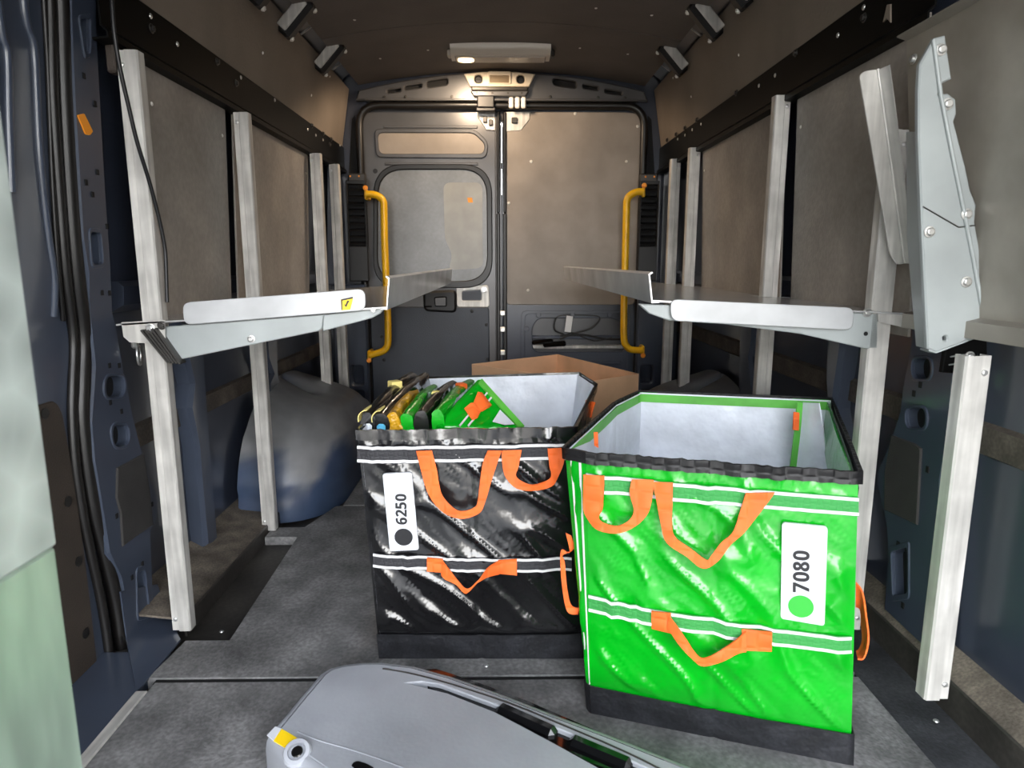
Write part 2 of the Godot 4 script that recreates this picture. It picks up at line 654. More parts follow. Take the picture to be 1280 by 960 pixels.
func shell() -> void:
	var s := Shape.new()
	s.box(Vector3(0, -0.85, 6), Vector3(60, 0.1, 50))
	struct("ground", s, M.ground)
	# floor: a tray of sheet metal, three boards laid in it
	var floor_root := setting("floor")
	s = Shape.new()
	s.box(Vector3(0, -0.055, -1.68), Vector3(2.06, 0.05, 4.28))
	obj("underfloor", s, M.floor_black, floor_root)
	s = Shape.new()
	s.prism(rect(-0.775, -1.362, 0.8, NEAR_END), "y", -0.029, 0.0, [], 0.001)
	obj("floor_panel", s, M.floor_board, floor_root)
	s = Shape.new()
	s.prism(PackedVector2Array([Vector2(-0.8, -1.378), Vector2(0.8, -1.378), Vector2(0.8, -2.458), Vector2(-0.64, -2.458), Vector2(-0.7, -2.25), Vector2(-0.81, -2.25), Vector2(-0.81, -2.165), Vector2(-0.7, -2.165), Vector2(-0.677, -1.531), Vector2(-0.785, -1.531)]), "y", -0.029, 0.0, [], 0.001)
	obj("floor_panel", s, M.floor_board, floor_root)
	s = Shape.new()
	s.prism(rect(-0.615, FAR_END, 0.8, -2.468), "y", -0.029, 0.0, [], 0.002)
	obj("floor_panel", s, M.floor_board, floor_root)
	s = Shape.new()
	s.prism(rect(0.803, FAR_END, 0.925, NEAR_END), "y", -0.029, -0.008)
	obj("floor_strip", s, M.floor_dark, floor_root)
	s = Shape.new()
	s.box(Vector3(0.835, -0.006, -0.98), Vector3(0.012, 0.004, 0.09), 0.0, Basis(Vector3.UP, -0.35))
	obj("tape_scrap", s, M.cardboard, floor_root)
	s = Shape.new()
	s.prism(PackedVector2Array([Vector2(-0.8, -1.33), Vector2(-0.775, -1.33), Vector2(-0.775, NEAR_END), Vector2(-0.8, NEAR_END)]), "y", -0.029, 0.003, [], 0.002)
	obj("sill_strip", s, M.aluminium, floor_root)
	for z in [-1.37, -2.463]:
		s = Shape.new()
		s.box(Vector3(0.0 if z > -2.0 else 0.08, -0.017, z), Vector3(1.56 if z > -2.0 else 1.4, 0.026, 0.016 if z > -2.0 else 0.01))
		obj("floor_joint", s, M.black_void, floor_root)  # black filler put in so the open joint stays dark
	for p in [Vector3(-0.427, 0, -1.221), Vector3(0.216, 0, -1.424), Vector3(0.881, 0, -1.212), Vector3(-0.04, 0, -1.415)]:
		fixing("floor_screw", "screw", p + Vector3(0, 0.0, 0), Vector3.UP, M.zinc, floor_root)
	fixing("floor_screw", "screw", Vector3(-0.735, -0.029, -1.62), Vector3.UP, M.zinc, floor_root)
	for side in [-1.0, 1.0]:
		var x0: float = -0.815 if side < 0.0 else 0.925
		var up := 0.02 if side < 0.0 else 0.062
		var z0 := -1.6 if side < 0.0 else NEAR_END
		s = Shape.new()
		s.fold(PackedVector2Array([Vector2(x0, -0.03), Vector2(x0, up), Vector2(x0 + side * 0.004, up + 0.004)]), 0.006 * side, "z", FAR_END, z0)
		var b := struct("baseboard_left" if side < 0.0 else "baseboard_right", s, M.floor_black)
		s = Shape.new()
		s.fold(PackedVector2Array([Vector2(x0 + side * 0.006, up), Vector2(side * 0.95, up + 0.015), Vector2(side * 0.985, up + 0.035)]), 0.006 * side, "z", FAR_END, z0)
		obj("sill_ledge", s, M.dusty_ledge, b)
	# side walls: an outer skin that leans in towards the roof, boards on its inside
	for side in [-1.0, 1.0]:
		var w := setting("wall_left" if side < 0.0 else "wall_right")
		s = Shape.new()
		s.fold(PackedVector2Array([Vector2(side * 0.985, -0.08), Vector2(side * 0.985, 0.8), Vector2(side * 0.965, 0.9), Vector2(side * 0.93, 1.42), Vector2(side * 0.885, 1.78), Vector2(side * 0.8, 1.9)]), 0.03 * side, "z", FAR_END - 0.06, NEAR_END)
		obj("outer_skin", s, M.dark_paint, w)
		s = Shape.new()
		s.prism(PackedVector2Array([Vector2(side * 0.97, 0.795), Vector2(side * 0.935, 0.815), Vector2(side * 0.93, 0.86), Vector2(side * 0.945, 0.872), Vector2(side * 0.97, 0.872)]), "z", FAR_END, -1.3 if side > 0.0 else -1.68)
		obj("waist_rail", s, M.dark_paint, w)
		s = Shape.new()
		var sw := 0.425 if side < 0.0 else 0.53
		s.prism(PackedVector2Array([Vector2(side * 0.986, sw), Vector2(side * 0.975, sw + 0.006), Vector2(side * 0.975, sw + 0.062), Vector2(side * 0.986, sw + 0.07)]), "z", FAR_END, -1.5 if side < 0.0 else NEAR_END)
		obj("reflection_strip", s, M.reflection_grey, w)  # added strip, paints the band of light reflected along the wall
		s = Shape.new()
		var z0: float = -1.5 if side < 0.0 else -1.42
		s.prism(PackedVector2Array([Vector2(side * 0.848, 1.5), Vector2(side * 0.797, 1.806), Vector2(side * 0.803, 1.807), Vector2(side * 0.854, 1.5)]), "z", FAR_END + 0.02, z0)
		obj("lining_panel", s, M.lining_upper, w)
		var cuts := [[-1.72, -2.2], [-2.26, -3.09]] if side < 0.0 else [[-1.44, -2.045], [-2.13, -2.98]]
		for c in cuts:
			s = Shape.new()
			s.prism(PackedVector2Array([Vector2(side * 0.878, 0.76), Vector2(side * 0.852, 1.41), Vector2(side * 0.858, 1.41), Vector2(side * 0.884, 0.76)]), "z", c[0], c[1])
			obj("lining_panel", s, M.lining_board, w)
		for z in [-1.9, -2.5, -3.1]:
			fixing("lining_screw", "screw", Vector3(side * 0.826, 1.63, z), Vector3(-side, -0.2, 0), M.white_screw, w, 0.9)
			fixing("lining_screw", "screw", Vector3(side * 0.803, 1.77, z - 0.25), Vector3(-side, -0.2, 0), M.white_screw, w, 0.9)
		for c in cuts:
			for z in [c[0] - 0.03, c[1] + 0.03]:
				fixing("lining_screw", "screw", Vector3(side * 0.856, 1.3, z), Vector3(-side, 0, 0), M.white_screw, w, 0.9)
	# roof: skin and three arched boards
	var top := setting("ceiling")
	s = Shape.new()
	s.box(Vector3(0, 1.965, -1.68), Vector3(1.9, 0.03, 4.28))
	obj("roof_skin", s, M.dark_paint, top)
	for r in [[FAR_END + 0.03, -2.992], [-2.985, -1.5], [-1.493, NEAR_END]]:
		var arc := PackedVector2Array()
		for i in 17:
			var x := -0.745 + 1.49 * i / 16.0
			arc.append(Vector2(x, 1.893 - 0.07 * pow(absf(x) / 0.745, 2.0)))
		s = Shape.new()
		s.fold(arc, -0.006, "z", r[0], r[1])
		obj("ceiling_panel", s, M.roof_board, top)
	for p in [Vector3(-0.575, 1.875, -2.843), Vector3(-0.339, 1.875, -3.313), Vector3(0.36, 1.875, -2.78), Vector3(0.574, 1.875, -2.777), Vector3(0.572, 1.875, -3.266), Vector3(0.354, 1.875, -3.269), Vector3(-0.566, 1.875, -3.353)]:
		fixing("ceiling_screw", "screw", Vector3(p.x, 1.891 - 0.07 * pow(absf(p.x) / 0.745, 2.0), p.z), Vector3.DOWN, M.white_screw, top)

func rear_doors() -> void:
	var s := Shape.new()
	# the rear frame: corner posts and header round the opening
	var w := setting("wall_rear")
	var outer := PackedVector2Array([Vector2(-0.99, -0.08), Vector2(0.99, -0.08), Vector2(0.985, 0.8), Vector2(0.93, 1.42), Vector2(0.885, 1.78), Vector2(0.78, 1.95), Vector2(-0.78, 1.95), Vector2(-0.885, 1.78), Vector2(-0.93, 1.42), Vector2(-0.985, 0.8)])
	var hole := rounded(rect(-0.745, -0.02, 0.745, 1.722), 0.11, 7)
	s.prism(outer, "z", -3.8, -3.74, [hole], 0.012)
	obj("rear_frame", s, M.dark_paint, w)
	s = Shape.new()
	s.prism(outer, "z", -3.845, -3.8005, [rect(-0.69, 0.03, 0.69, 1.66)])
	obj("light_stop_ring", s, M.dark_paint, w)  # unseen ring added to stop sky light leaking round the doors
	for side in [-1.0, 1.0]:
		s = Shape.new()
		s.prism(PackedVector2Array([Vector2(side * 0.762, 1.36), Vector2(side * 0.82, 1.36), Vector2(side * 0.79, 1.66), Vector2(side * 0.772, 1.68)]), "z", -3.745, -3.736)
		obj("recess_shade", s, M.black_void, w)  # flat black plate painted as the darkness of a recess
	var seal := []
	for p in rounded(rect(-0.752, -0.01, 0.752, 1.727), 0.115, 7):
		seal.append(Vector3(p.x, p.y, -3.728))
	s = Shape.new()
	s.tube(seal, 0.02, 12, true)
	obj("door_seal", s, M.rubber, w)
	# header beam with pressed openings
	var head := PackedVector2Array()
	for i in 15:
		var x := -0.74 + 1.48 * i / 14.0
		head.append(Vector2(x, 1.884 - 0.09 * pow(absf(x) / 0.74, 2.0)))
	head.append_array([Vector2(0.76, 1.745), Vector2(-0.76, 1.745)])
	var ovals := []
	for c in [[-0.335, 0.055, 0.017], [0.325, 0.06, 0.017], [-0.46, 0.045, 0.01], [0.46, 0.04, 0.009], [-0.56, 0.035, 0.008], [0.58, 0.045, 0.008]]:
		var y: float = 1.852 - 0.105 * pow(absf(c[0]) / 0.74, 2.0)
		var slant: float = -signf(c[0]) * 0.14
		var ring := rounded(rect(-c[1], -c[2], c[1], c[2]), c[2] * 0.9)
		for i in ring.size():
			ring[i] = Vector2(c[0] + ring[i].x, y + ring[i].y + ring[i].x * slant)
		ovals.append(ring)
	s = Shape.new()
	s.prism(head, "z", -3.735, -3.7, ovals, 0.006)
	obj("header_beam", s, M.door_paint, w)
	s = Shape.new()
	s.prism(head, "z", -3.739, -3.7355)
	obj("header_dark_back", s, M.black_void, w)  # black plate added so the openings in front read dark
	s = Shape.new()
	s.box(Vector3(0, 1.747, -3.71), Vector3(1.42, 0.012, 0.05), 0.004)
	obj("header_lip", s, M.door_paint, w)
	for x in [-0.5, 0.5, -0.61, 0.64, -0.26, 0.25]:
		fixing("header_bolt", "bolt", Vector3(x, 1.765 - absf(x) * 0.01, -3.7), Vector3(0, 0, 1), M.steel_dark, w, 0.8)

	# left leaf: pressed sheet metal
	var d := setting("door_1")
	s = Shape.new()
	s.prism(rounded(PackedVector2Array([Vector2(-0.742, -0.02), Vector2(-0.0035, -0.02), Vector2(-0.0035, 1.715), Vector2(-0.742, 1.715)]), 0.1), "z", -3.8, -3.762)
	obj("door_sheet", s, M.door_paint, d)
	# rim of the slot-shaped pressing and of the window
	var slot := rounded(PackedVector2Array([Vector2(-0.68, 1.613), Vector2(-0.143, 1.614), Vector2(-0.071, 1.546), Vector2(-0.084, 1.464), Vector2(-0.673, 1.467)]), 0.035)
	var slot_in := rounded(PackedVector2Array([Vector2(-0.66, 1.593), Vector2(-0.151, 1.594), Vector2(-0.092, 1.537), Vector2(-0.101, 1.489), Vector2(-0.655, 1.487)]), 0.03)
	s = Shape.new()
	s.prism(slot, "z", -3.763, -3.752, [slot_in], 0.004)
	obj("slot_rim", s, M.door_paint, d)
	s = Shape.new()
	s.prism(slot_in, "z", -3.764, -3.7585)
	obj("slot_panel", s, M.door_board, d)
	var win := rounded(PackedVector2Array([Vector2(-0.687, 1.434), Vector2(-0.055, 1.435), Vector2(-0.054, 0.778), Vector2(-0.715, 0.778)]), 0.16, 9)
	var win_in := rounded(PackedVector2Array([Vector2(-0.662, 1.405), Vector2(-0.085, 1.407), Vector2(-0.084, 0.817), Vector2(-0.687, 0.813)]), 0.14, 9)
	s = Shape.new()
	s.prism(win, "z", -3.763, -3.748, [win_in], 0.005)
	obj("window_seal", s, M.rubber, d)
	s = Shape.new()
	s.prism(win_in, "z", -3.764, -3.757)
	obj("window_blank", s, M.window_board, d)
	s = Shape.new()
	s.prism(rounded(PackedVector2Array([Vector2(-0.317, 1.34), Vector2(-0.107, 1.34), Vector2(-0.109, 1.037), Vector2(-0.106, 0.887), Vector2(-0.299, 0.874), Vector2(-0.272, 0.96), Vector2(-0.314, 1.037)]), 0.04), "z", -3.757, -3.7563)
	obj("thin_patch", s, M.thin_patch, d)  # thin patch, paler than the window blank
	s = Shape.new()
	s.prism(PackedVector2Array([Vector2(-0.189, 1.261), Vector2(-0.163, 1.261), Vector2(-0.159, 1.236), Vector2(-0.185, 1.236)]), "z", -3.7565, -3.7555)
	obj("orange_sticker", s, M.sticker_orange, d)
	for y in [1.625, 1.437]:
		s = Shape.new()
		s.box(Vector3(-0.38, y, -3.76), Vector3(0.5, 0.014, 0.008), 0.003)
		obj("pressed_bead", s, M.door_paint, d)
	s = Shape.new()
	s.box(Vector3(-0.03, 1.0, -3.755), Vector3(0.018, 1.4, 0.02), 0.005)
	obj("edge_flange", s, M.door_paint, d)
	s = Shape.new()
	s.prism(rounded(PackedVector2Array([Vector2(-0.735, 0.03), Vector2(-0.075, 0.03), Vector2(-0.075, 0.672), Vector2(-0.735, 0.675)]), 0.02), "z", -3.763, -3.748, [], 0.004)
	obj("trim_board", s, M.trim_board, d)
	for p in [Vector3(-0.676, 0.508, -3.748), Vector3(-0.17, 0.65, -3.748), Vector3(-0.09, 0.575, -3.748), Vector3(-0.087, 0.381, -3.748), Vector3(-0.667, 0.378, -3.748)]:
		fixing("trim_clip", "screw", p, Vector3(0, 0, 1), M.black_plastic, d, 1.5)
	# inside release
	s = Shape.new()
	s.prism(rounded(PackedVector2Array([Vector2(-0.438, 0.761), Vector2(-0.253, 0.769), Vector2(-0.255, 0.641), Vector2(-0.436, 0.651)]), 0.03), "z", -3.763, -3.73, [], 0.012)
	var latch := obj("latch_cup", s, M.black_plastic, d)
	s = Shape.new()
	s.prism(rounded(PackedVector2Array([Vector2(-0.377, 0.73), Vector2(-0.306, 0.734), Vector2(-0.307, 0.677), Vector2(-0.374, 0.677)]), 0.012), "z", -3.731, -3.72, [], 0.006)
	obj("latch_handle", s, M.glossy_black, latch)
	s = Shape.new()
	s.box(Vector3(-0.408, 0.678, -3.74), Vector3(0.045, 0.016, 0.02), 0.004)
	obj("latch_lever", s, M.rail_black, latch)
	s = Shape.new()
	s.prism(rounded(PackedVector2Array([Vector2(-0.257, 0.787), Vector2(-0.076, 0.795), Vector2(-0.072, 0.672), Vector2(-0.254, 0.672)]), 0.02), "z", -3.763, -3.756, [rounded(PackedVector2Array([Vector2(-0.226, 0.761), Vector2(-0.116, 0.769), Vector2(-0.116, 0.708), Vector2(-0.227, 0.708)]), 0.012)], 0.003)
	obj("latch_plate", s, M.aluminium, d)
	s = Shape.new()
	s.prism(rounded(PackedVector2Array([Vector2(-0.222, 0.756), Vector2(-0.12, 0.765), Vector2(-0.121, 0.712), Vector2(-0.222, 0.712)]), 0.01), "z", -3.764, -3.758)
	obj("access_cover", s, M.trim_board, d)
	fixing("cover_screw", "bolt", Vector3(-0.103, 0.765, -3.755), Vector3(0, 0, 1), M.zinc, d, 1.6)
	fixing("sheet_plug", "cap", Vector3(-0.681, 1.399, -3.761), Vector3(0, 0, 1), M.rubber, d, 1.6)
	# right leaf: lined above, bare pressing below
	d = setting("door_2")
	var cavity := rounded(PackedVector2Array([Vector2(0.124, 0.663), Vector2(0.685, 0.672), Vector2(0.766, 0.672), Vector2(0.774, 0.438), Vector2(0.187, 0.421), Vector2(0.138, 0.457)]), 0.04)
	var low := PackedVector2Array([Vector2(-0.002, -0.02), Vector2(0.742, -0.02), Vector2(0.742, 1.715), Vector2(-0.002, 1.715)])
	var opening := rounded(PackedVector2Array([Vector2(0.17, 0.42), Vector2(0.7, 0.42), Vector2(0.7, 0.57), Vector2(0.62, 0.61), Vector2(0.2, 0.61), Vector2(0.165, 0.56)]), 0.04)
	s = Shape.new()
	s.prism(rounded(low, 0.1), "z", -3.775, -3.762, [opening], 0.004)
	obj("door_sheet", s, M.navy_paint, d)
	s = Shape.new()
	s.box(Vector3(0.374, 0.85, -3.83), Vector3(0.74, 1.76, 0.02))
	obj("outer_skin", s, M.door_paint, d)
	s = Shape.new()
	s.prism(rounded(rect(0.105, 0.03, 0.72, 0.652), 0.03), "z", -3.763, -3.758, [rounded(rect(0.125, 0.05, 0.705, 0.635), 0.03)], 0.002)
	obj("pressed_rim", s, M.navy_paint, d)
	for p in [[0.2, 0.628], [0.39, 0.628], [0.135, 0.55], [0.6, 0.628]]:
		s = Shape.new()
		s.prism(rounded(rect(p[0] - 0.014, p[1] - 0.014, p[0] + 0.014, p[1] + 0.014), 0.012), "z", -3.763, -3.757, [], 0.003)
		obj("clip_boss", s, M.navy_paint, d)
	for y in [0.5, 0.445]:
		s = Shape.new()
		s.box(Vector3(0.42, y, -3.795), Vector3(0.55, 0.022, 0.03), 0.006)
		obj("inner_bar", s, M.aluminium if y < 0.48 else M.navy_paint, d)
	s = Shape.new()
	s.box(Vector3(0.42, 0.36, -3.758), Vector3(0.5, 0.02, 0.012), 0.005)
	obj("pressed_bead", s, M.navy_paint, d)
	s = Shape.new()
	s.prism(rounded(PackedVector2Array([Vector2(0.02, 0.685), Vector2(0.738, 0.685), Vector2(0.738, 1.69), Vector2(0.66, 1.7), Vector2(0.13, 1.7), Vector2(0.1, 1.64), Vector2(0.02, 1.63)]), 0.03), "z", -3.762, -3.75, [], 0.003)
	obj("lining_panel", s, M.door_board, d)
	s = Shape.new()
	s.prism(rounded(PackedVector2Array([Vector2(0.052, 1.349), Vector2(0.237, 1.353), Vector2(0.241, 0.952), Vector2(0.052, 0.943)]), 0.02), "z", -3.7505, -3.7495)
	obj("thin_patch", s, M.door_board, d)
	for p in [Vector3(0.155, 1.448, -3.75), Vector3(0.666, 1.449, -3.75), Vector3(0.72, 1.629, -3.75), Vector3(0.387, 1.692, -3.75), Vector3(0.141, 0.765, -3.75), Vector3(0.035, 1.232, -3.75)]:
		fixing("lining_screw", "screw", p, Vector3(0, 0, 1), M.white_screw, d, 1.4)
	# hinge-side hardware at the top of the seam, sealing strips down it
	for side in [-1.0, 1.0]:
		s = Shape.new()

		if side < 0.0:
			s.prism(PackedVector2Array([Vector2(-0.02, 1.7), Vector2(-0.13, 1.7), Vector2(-0.125, 1.67), Vector2(-0.085, 1.61), Vector2(-0.02, 1.605)]), "z", -3.762, -3.752, [], 0.003)
			obj("corner_plate", s, M.aluminium, get_node("door_1"))
		else:
			s.prism(PackedVector2Array([Vector2(0.02, 1.7), Vector2(0.15, 1.7), Vector2(0.145, 1.66), Vector2(0.1, 1.605), Vector2(0.02, 1.6)]), "z", -3.752, -3.746, [], 0.003)
			obj("corner_plate", s, M.aluminium, d)
		s = Shape.new()
		s.box(Vector3(side * 0.018 - 0.004, 0.6, -3.752), Vector3(0.02, 1.16, 0.035), 0.006)
		obj("centre_seal", s, M.rubber, d if side > 0.0 else get_node("door_1") as Node3D)
		s = Shape.new()
		s.box(Vector3(side * 0.018 - 0.004, 1.44, -3.752), Vector3(0.017, 0.52, 0.035), 0.006)
		obj("centre_seal", s, M.rubber, d if side > 0.0 else get_node("door_1") as Node3D)
	s = Shape.new()
	for p in [[-0.09, 1.66], [-0.06, 1.645]]:
		s.box(Vector3(p[0], p[1], -3.745), Vector3(0.022, 0.03, 0.014), 0.003)
	obj("lock_pin", s, M.steel_dark, get_node("door_1"))
	s = Shape.new()
	s.box(Vector3(0.065, 1.655, -3.74), Vector3(0.03, 0.03, 0.012), 0.003)
	obj("lock_pin", s, M.steel_dark, d)
	s = Shape.new()
	s.box(Vector3(-0.085, 1.735, -3.69), Vector3(0.09, 0.06, 0.03), 0.006)
	s.box(Vector3(-0.085, 1.7, -3.7), Vector3(0.1, 0.02, 0.03), 0.004)
	obj("striker", s, M.black_plastic, w)
	for k in 3:
		s = Shape.new()
		s.box(Vector3(0.047 + k * 0.032, 1.732, -3.69), Vector3(0.024, 0.055, 0.02), 0.005)
		obj("striker_tooth", s, M.white_screw, w)
	s = Shape.new()
	s.box(Vector3(-0.0035, 0.62, -3.785), Vector3(0.012, 1.32, 0.02))
	s.box(Vector3(-0.0035, 1.685, -3.785), Vector3(0.012, 0.06, 0.02))
	s.box(Vector3(-0.0035, 1.43, -3.785), Vector3(0.012, 0.03, 0.02))
	obj("gap_seal", s, M.rubber, d)
	for y in [0.55, 0.64, 0.42, 0.34]:
		s = Shape.new()
		s.box(Vector3(0.0, y, -3.738), Vector3(0.03, 0.028, 0.015), 0.004)
		obj("latch_block", s, M.zinc, d)
	# cable and box inside the opening
	s = Shape.new()
	s.tube(smooth([Vector3(0.345, 0.519, -3.765), Vector3(0.291, 0.546, -3.765), Vector3(0.299, 0.609, -3.765), Vector3(0.344, 0.626, -3.765), Vector3(0.478, 0.626, -3.765), Vector3(0.546, 0.613, -3.765), Vector3(0.502, 0.554, -3.765), Vector3(0.39, 0.519, -3.765), Vector3(0.323, 0.491, -3.765)]), 0.0045, 8)
	s.tube(smooth([Vector3(0.323, 0.509, -3.768), Vector3(0.458, 0.514, -3.768), Vector3(0.594, 0.491, -3.768), Vector3(0.73, 0.495, -3.768)]), 0.006, 8)
	s.tube(smooth([Vector3(0.345, 0.5, -3.766), Vector3(0.39, 0.527, -3.766), Vector3(0.458, 0.5, -3.766), Vector3(0.526, 0.482, -3.766), Vector3(0.616, 0.5, -3.766)]), 0.004, 8)
	var loom := obj("wiring_loom", s, M.black_plastic)
	tag(loom, "black wiring loom coiled in the opening of the blue door pressing", "cable")
	s = Shape.new()
	s.box(Vector3(0.292, 0.464, -3.765), Vector3(0.13, 0.03, 0.03), 0.008, Basis(Vector3(0, 0, 1), 0.05))
	s.box(Vector3(0.224, 0.478, -3.765), Vector3(0.12, 0.026, 0.024), 0.008, Basis(Vector3(0, 0, 1), 0.1))
	obj("plug_box", s, M.glossy_black, loom)
	s = Shape.new()
	s.box(Vector3(0.37, 0.578, -3.755), Vector3(0.036, 0.09, 0.002), 0.0, Basis(Vector3(0, 0, 1), -0.12))
	obj("paper_tag", s, M.tag_white, loom).set_meta("label", "white paper tag")

func rails_and_roof() -> void:
	var s: Shape
	# black cant rails along both sides
	var bolts := [[Vector3(-0.833, 1.497, -1.747), Vector3(-0.833, 1.469, -1.745), Vector3(-0.833, 1.473, -1.876), Vector3(-0.833, 1.499, -2.124), Vector3(-0.833, 1.502, -2.309), Vector3(-0.833, 1.474, -2.264), Vector3(-0.833, 1.507, -2.636), Vector3(-0.833, 1.51, -3.125), Vector3(-0.833, 1.481, -3.057), Vector3(-0.833, 1.51, -3.313), Vector3(-0.833, 1.48, -3.184), Vector3(-0.833, 1.511, -3.463), Vector3(-0.833, 1.481, -3.308), Vector3(-0.833, 1.479, -3.426), Vector3(-0.833, 1.511, -3.645)], [Vector3(0.833, 1.5, -1.676), Vector3(0.833, 1.475, -1.668), Vector3(0.833, 1.476, -1.793), Vector3(0.833, 1.506, -2.041), Vector3(0.833, 1.483, -2.186), Vector3(0.833, 1.514, -2.537), Vector3(0.833, 1.485, -2.318), Vector3(0.833, 1.52, -3.032), Vector3(0.833, 1.491, -2.968), Vector3(0.833, 1.523, -3.227), Vector3(0.833, 1.493, -3.102), Vector3(0.833, 1.524, -3.386), Vector3(0.833, 1.491, -3.221), Vector3(0.833, 1.528, -3.564), Vector3(0.833, 1.496, -3.351)]]
	for k in 2:
		var side: float = -1.0 if k == 0 else 1.0
		var z0: float = -1.53 if k == 0 else -1.4
		var r := thing("cant_rail", "glossy black steel rail with bolts along the top of the %s wall" % ("left" if k == 0 else "right"), "rail", Vector3(side * 0.845, 1.39, -2.6), "black rails along the walls")
		s = Shape.new()
		s.fold(PackedVector2Array([Vector2(side * 0.86, 1.38), Vector2(side * 0.826, 1.384), Vector2(side * 0.826, 1.398), Vector2(side * 0.838, 1.41), Vector2(side * 0.838, 1.515), Vector2(side * 0.85, 1.525)]), 0.004 * side, "z", -3.73, z0)
		obj("channel", s, M.rail_black, r)
		for i in bolts[k].size():
			fixing("bolt", "bolt" if i % 2 == 1 else "screw", bolts[k][i] * Vector3(0, 1, 1) + Vector3(side * 0.838, 0, 0), Vector3(-side, 0, 0), M.zinc if i % 2 == 0 else M.steel_dark, r, 1.0 if i % 2 == 1 else 1.1)
	s = Shape.new()
	s.prism(PackedVector2Array([Vector2(-1.578, 1.436), Vector2(-1.568, 1.468), Vector2(-1.555, 1.465), Vector2(-1.548, 1.426), Vector2(-1.563, 1.439)]), "x", 0.834, 0.8375)
	obj("pressed_slot", s, M.lining_upper, get_node("cant_rail_001"))
	# the open channel between side boards and ceiling, bridged by black brackets with silver fronts
	var w := setting("trim_1")
	for side in [-1.0, 1.0]:
		s = Shape.new()
		s.fold(PackedVector2Array([Vector2(side * 0.815, 1.79), Vector2(side * 0.83, 1.85), Vector2(side * 0.78, 1.885), Vector2(side * 0.735, 1.85)]), 0.004 * side, "z", -3.72, -1.4)
		obj("roof_channel", s, M.dark_paint, w)
		for z in [-2.0, -2.82, -2.93, -3.44]:
			s = Shape.new()
			s.box(Vector3(side * 0.782, 1.842, z), Vector3(0.09, 0.006, 0.006), 0.0, Basis(Vector3(0, 0, 1), -side * 0.6))
			obj("channel_clip", s, M.aluminium, w)
		var n := 0
		for z in [-2.34, -2.64, -3.12]:
			n += 1
			var a := Vector3(side * 0.8, 1.752, z)
			var b := Vector3(side * 0.712, 1.848, z)
			var along := (b - a).normalized()
			var inward := Vector3(-along.y * side, along.x * side, 0)
			inward = inward if inward.x * side < 0.0 else -inward
			var turn := Basis(along, inward, along.cross(inward))
			var which: String = ["nearest the camera", "second of three", "nearest the rear doors"][n - 1]
			var t := thing("roof_bracket", "black bracket, silver faced, at the %s ceiling edge, %s" % ["left" if side < 0.0 else "right", which], "bracket", (a + b) * 0.5, "brackets along the ceiling edges")
			s = Shape.new()
			s.box((a + b) * 0.5 + inward * 0.02, Vector3(a.distance_to(b) + 0.025, 0.05, 0.055), 0.01, turn)
			obj("pad", s, M.black_plastic, t)  # black part of the bracket on its inward side
			s = Shape.new()
			s.box((a + b) * 0.5 + inward * 0.008 + Vector3(0, 0, 0.03), Vector3(a.distance_to(b) - 0.005, 0.04, 0.01), 0.004, turn)
			obj("face_plate", s, M.aluminium, t).set_meta("label", "silver face plate")
			for p in [a, b]:
				fixing("stud", "bolt", p + inward * 0.044 - Vector3(0, 0, 0.015), inward, M.white_screw, t, 0.9)
	# ceiling lamp
	var lamp := thing("ceiling_lamp", "long silver ceiling lamp, lit at its left end", "lamp", Vector3(-0.008, 1.888, -3.34))
	s = Shape.new()
	s.prism(rounded(PackedVector2Array([Vector2(-3.43, 1.895), Vector2(-3.425, 1.862), Vector2(-3.39, 1.85), Vector2(-3.29, 1.85), Vector2(-3.255, 1.868), Vector2(-3.25, 1.895)]), 0.008), "x", -0.235, 0.222)
	obj("housing", s, M.lamp_white, lamp)
	s = Shape.new()
	s.box(Vector3(-0.007, 1.849, -3.345), Vector3(0.42, 0.012, 0.09), 0.005)
	obj("lens", s, M.lamp_lens, lamp)
	s = Shape.new()
	s.prism(rounded(rect(-0.205, -3.38, -0.13, -3.31), 0.03), "y", 1.8445, 1.8405, [], 0.002)
	var glow := mat("lamp_glow", rgb(255, 236, 200), 0.4)
	glow.emission_enabled = true
	glow.emission = rgb(255, 214, 150)
	glow.emission_energy_multiplier = 6.0
	obj("lit_bulb_window", s, glow, lamp)
	for x in [-0.243, 0.234]:
		s = Shape.new()
		s.box(Vector3(x, 1.868, -3.34), Vector3(0.02, 0.03, 0.05), 0.006)
		obj("end_clip", s, M.lamp_white if x < 0.0 else M.steel_dark, lamp)
	var bulb := SpotLight3D.new()
	bulb.name = "bulb"
	bulb.position = Vector3(-0.168, 1.82, -3.345)
	bulb.light_color = rgb(255, 226, 192)
	bulb.light_energy = 0.6
	bulb.light_size = 0.05
	bulb.spot_range = 8.0
	bulb.spot_attenuation = 2.0
	bulb.spot_angle = 86.0
	bulb.spot_angle_attenuation = 0.3
	bulb.rotation_degrees = Vector3(-72, 0, 0)
	bulb.shadow_enabled = true
	add_child(bulb)
	# console over the doors
	var c := thing("header_console", "cream plastic console with two round vents over the rear doors", "console", Vector3(-0.015, 1.82, -3.69))
	s = Shape.new()
	s.prism(PackedVector2Array([Vector2(-0.195, 1.868), Vector2(-0.1, 1.878), Vector2(0.07, 1.878), Vector2(0.17, 1.868), Vector2(0.14, 1.808), Vector2(-0.165, 1.808)]), "z", -3.7, -3.672, [rounded(rect(-0.142, 1.822, -0.1, 1.864), 0.021, 6), rounded(rect(0.075, 1.822, 0.117, 1.864), 0.021, 6)], 0.004)
	obj("fascia", s, M.console_cream, c)
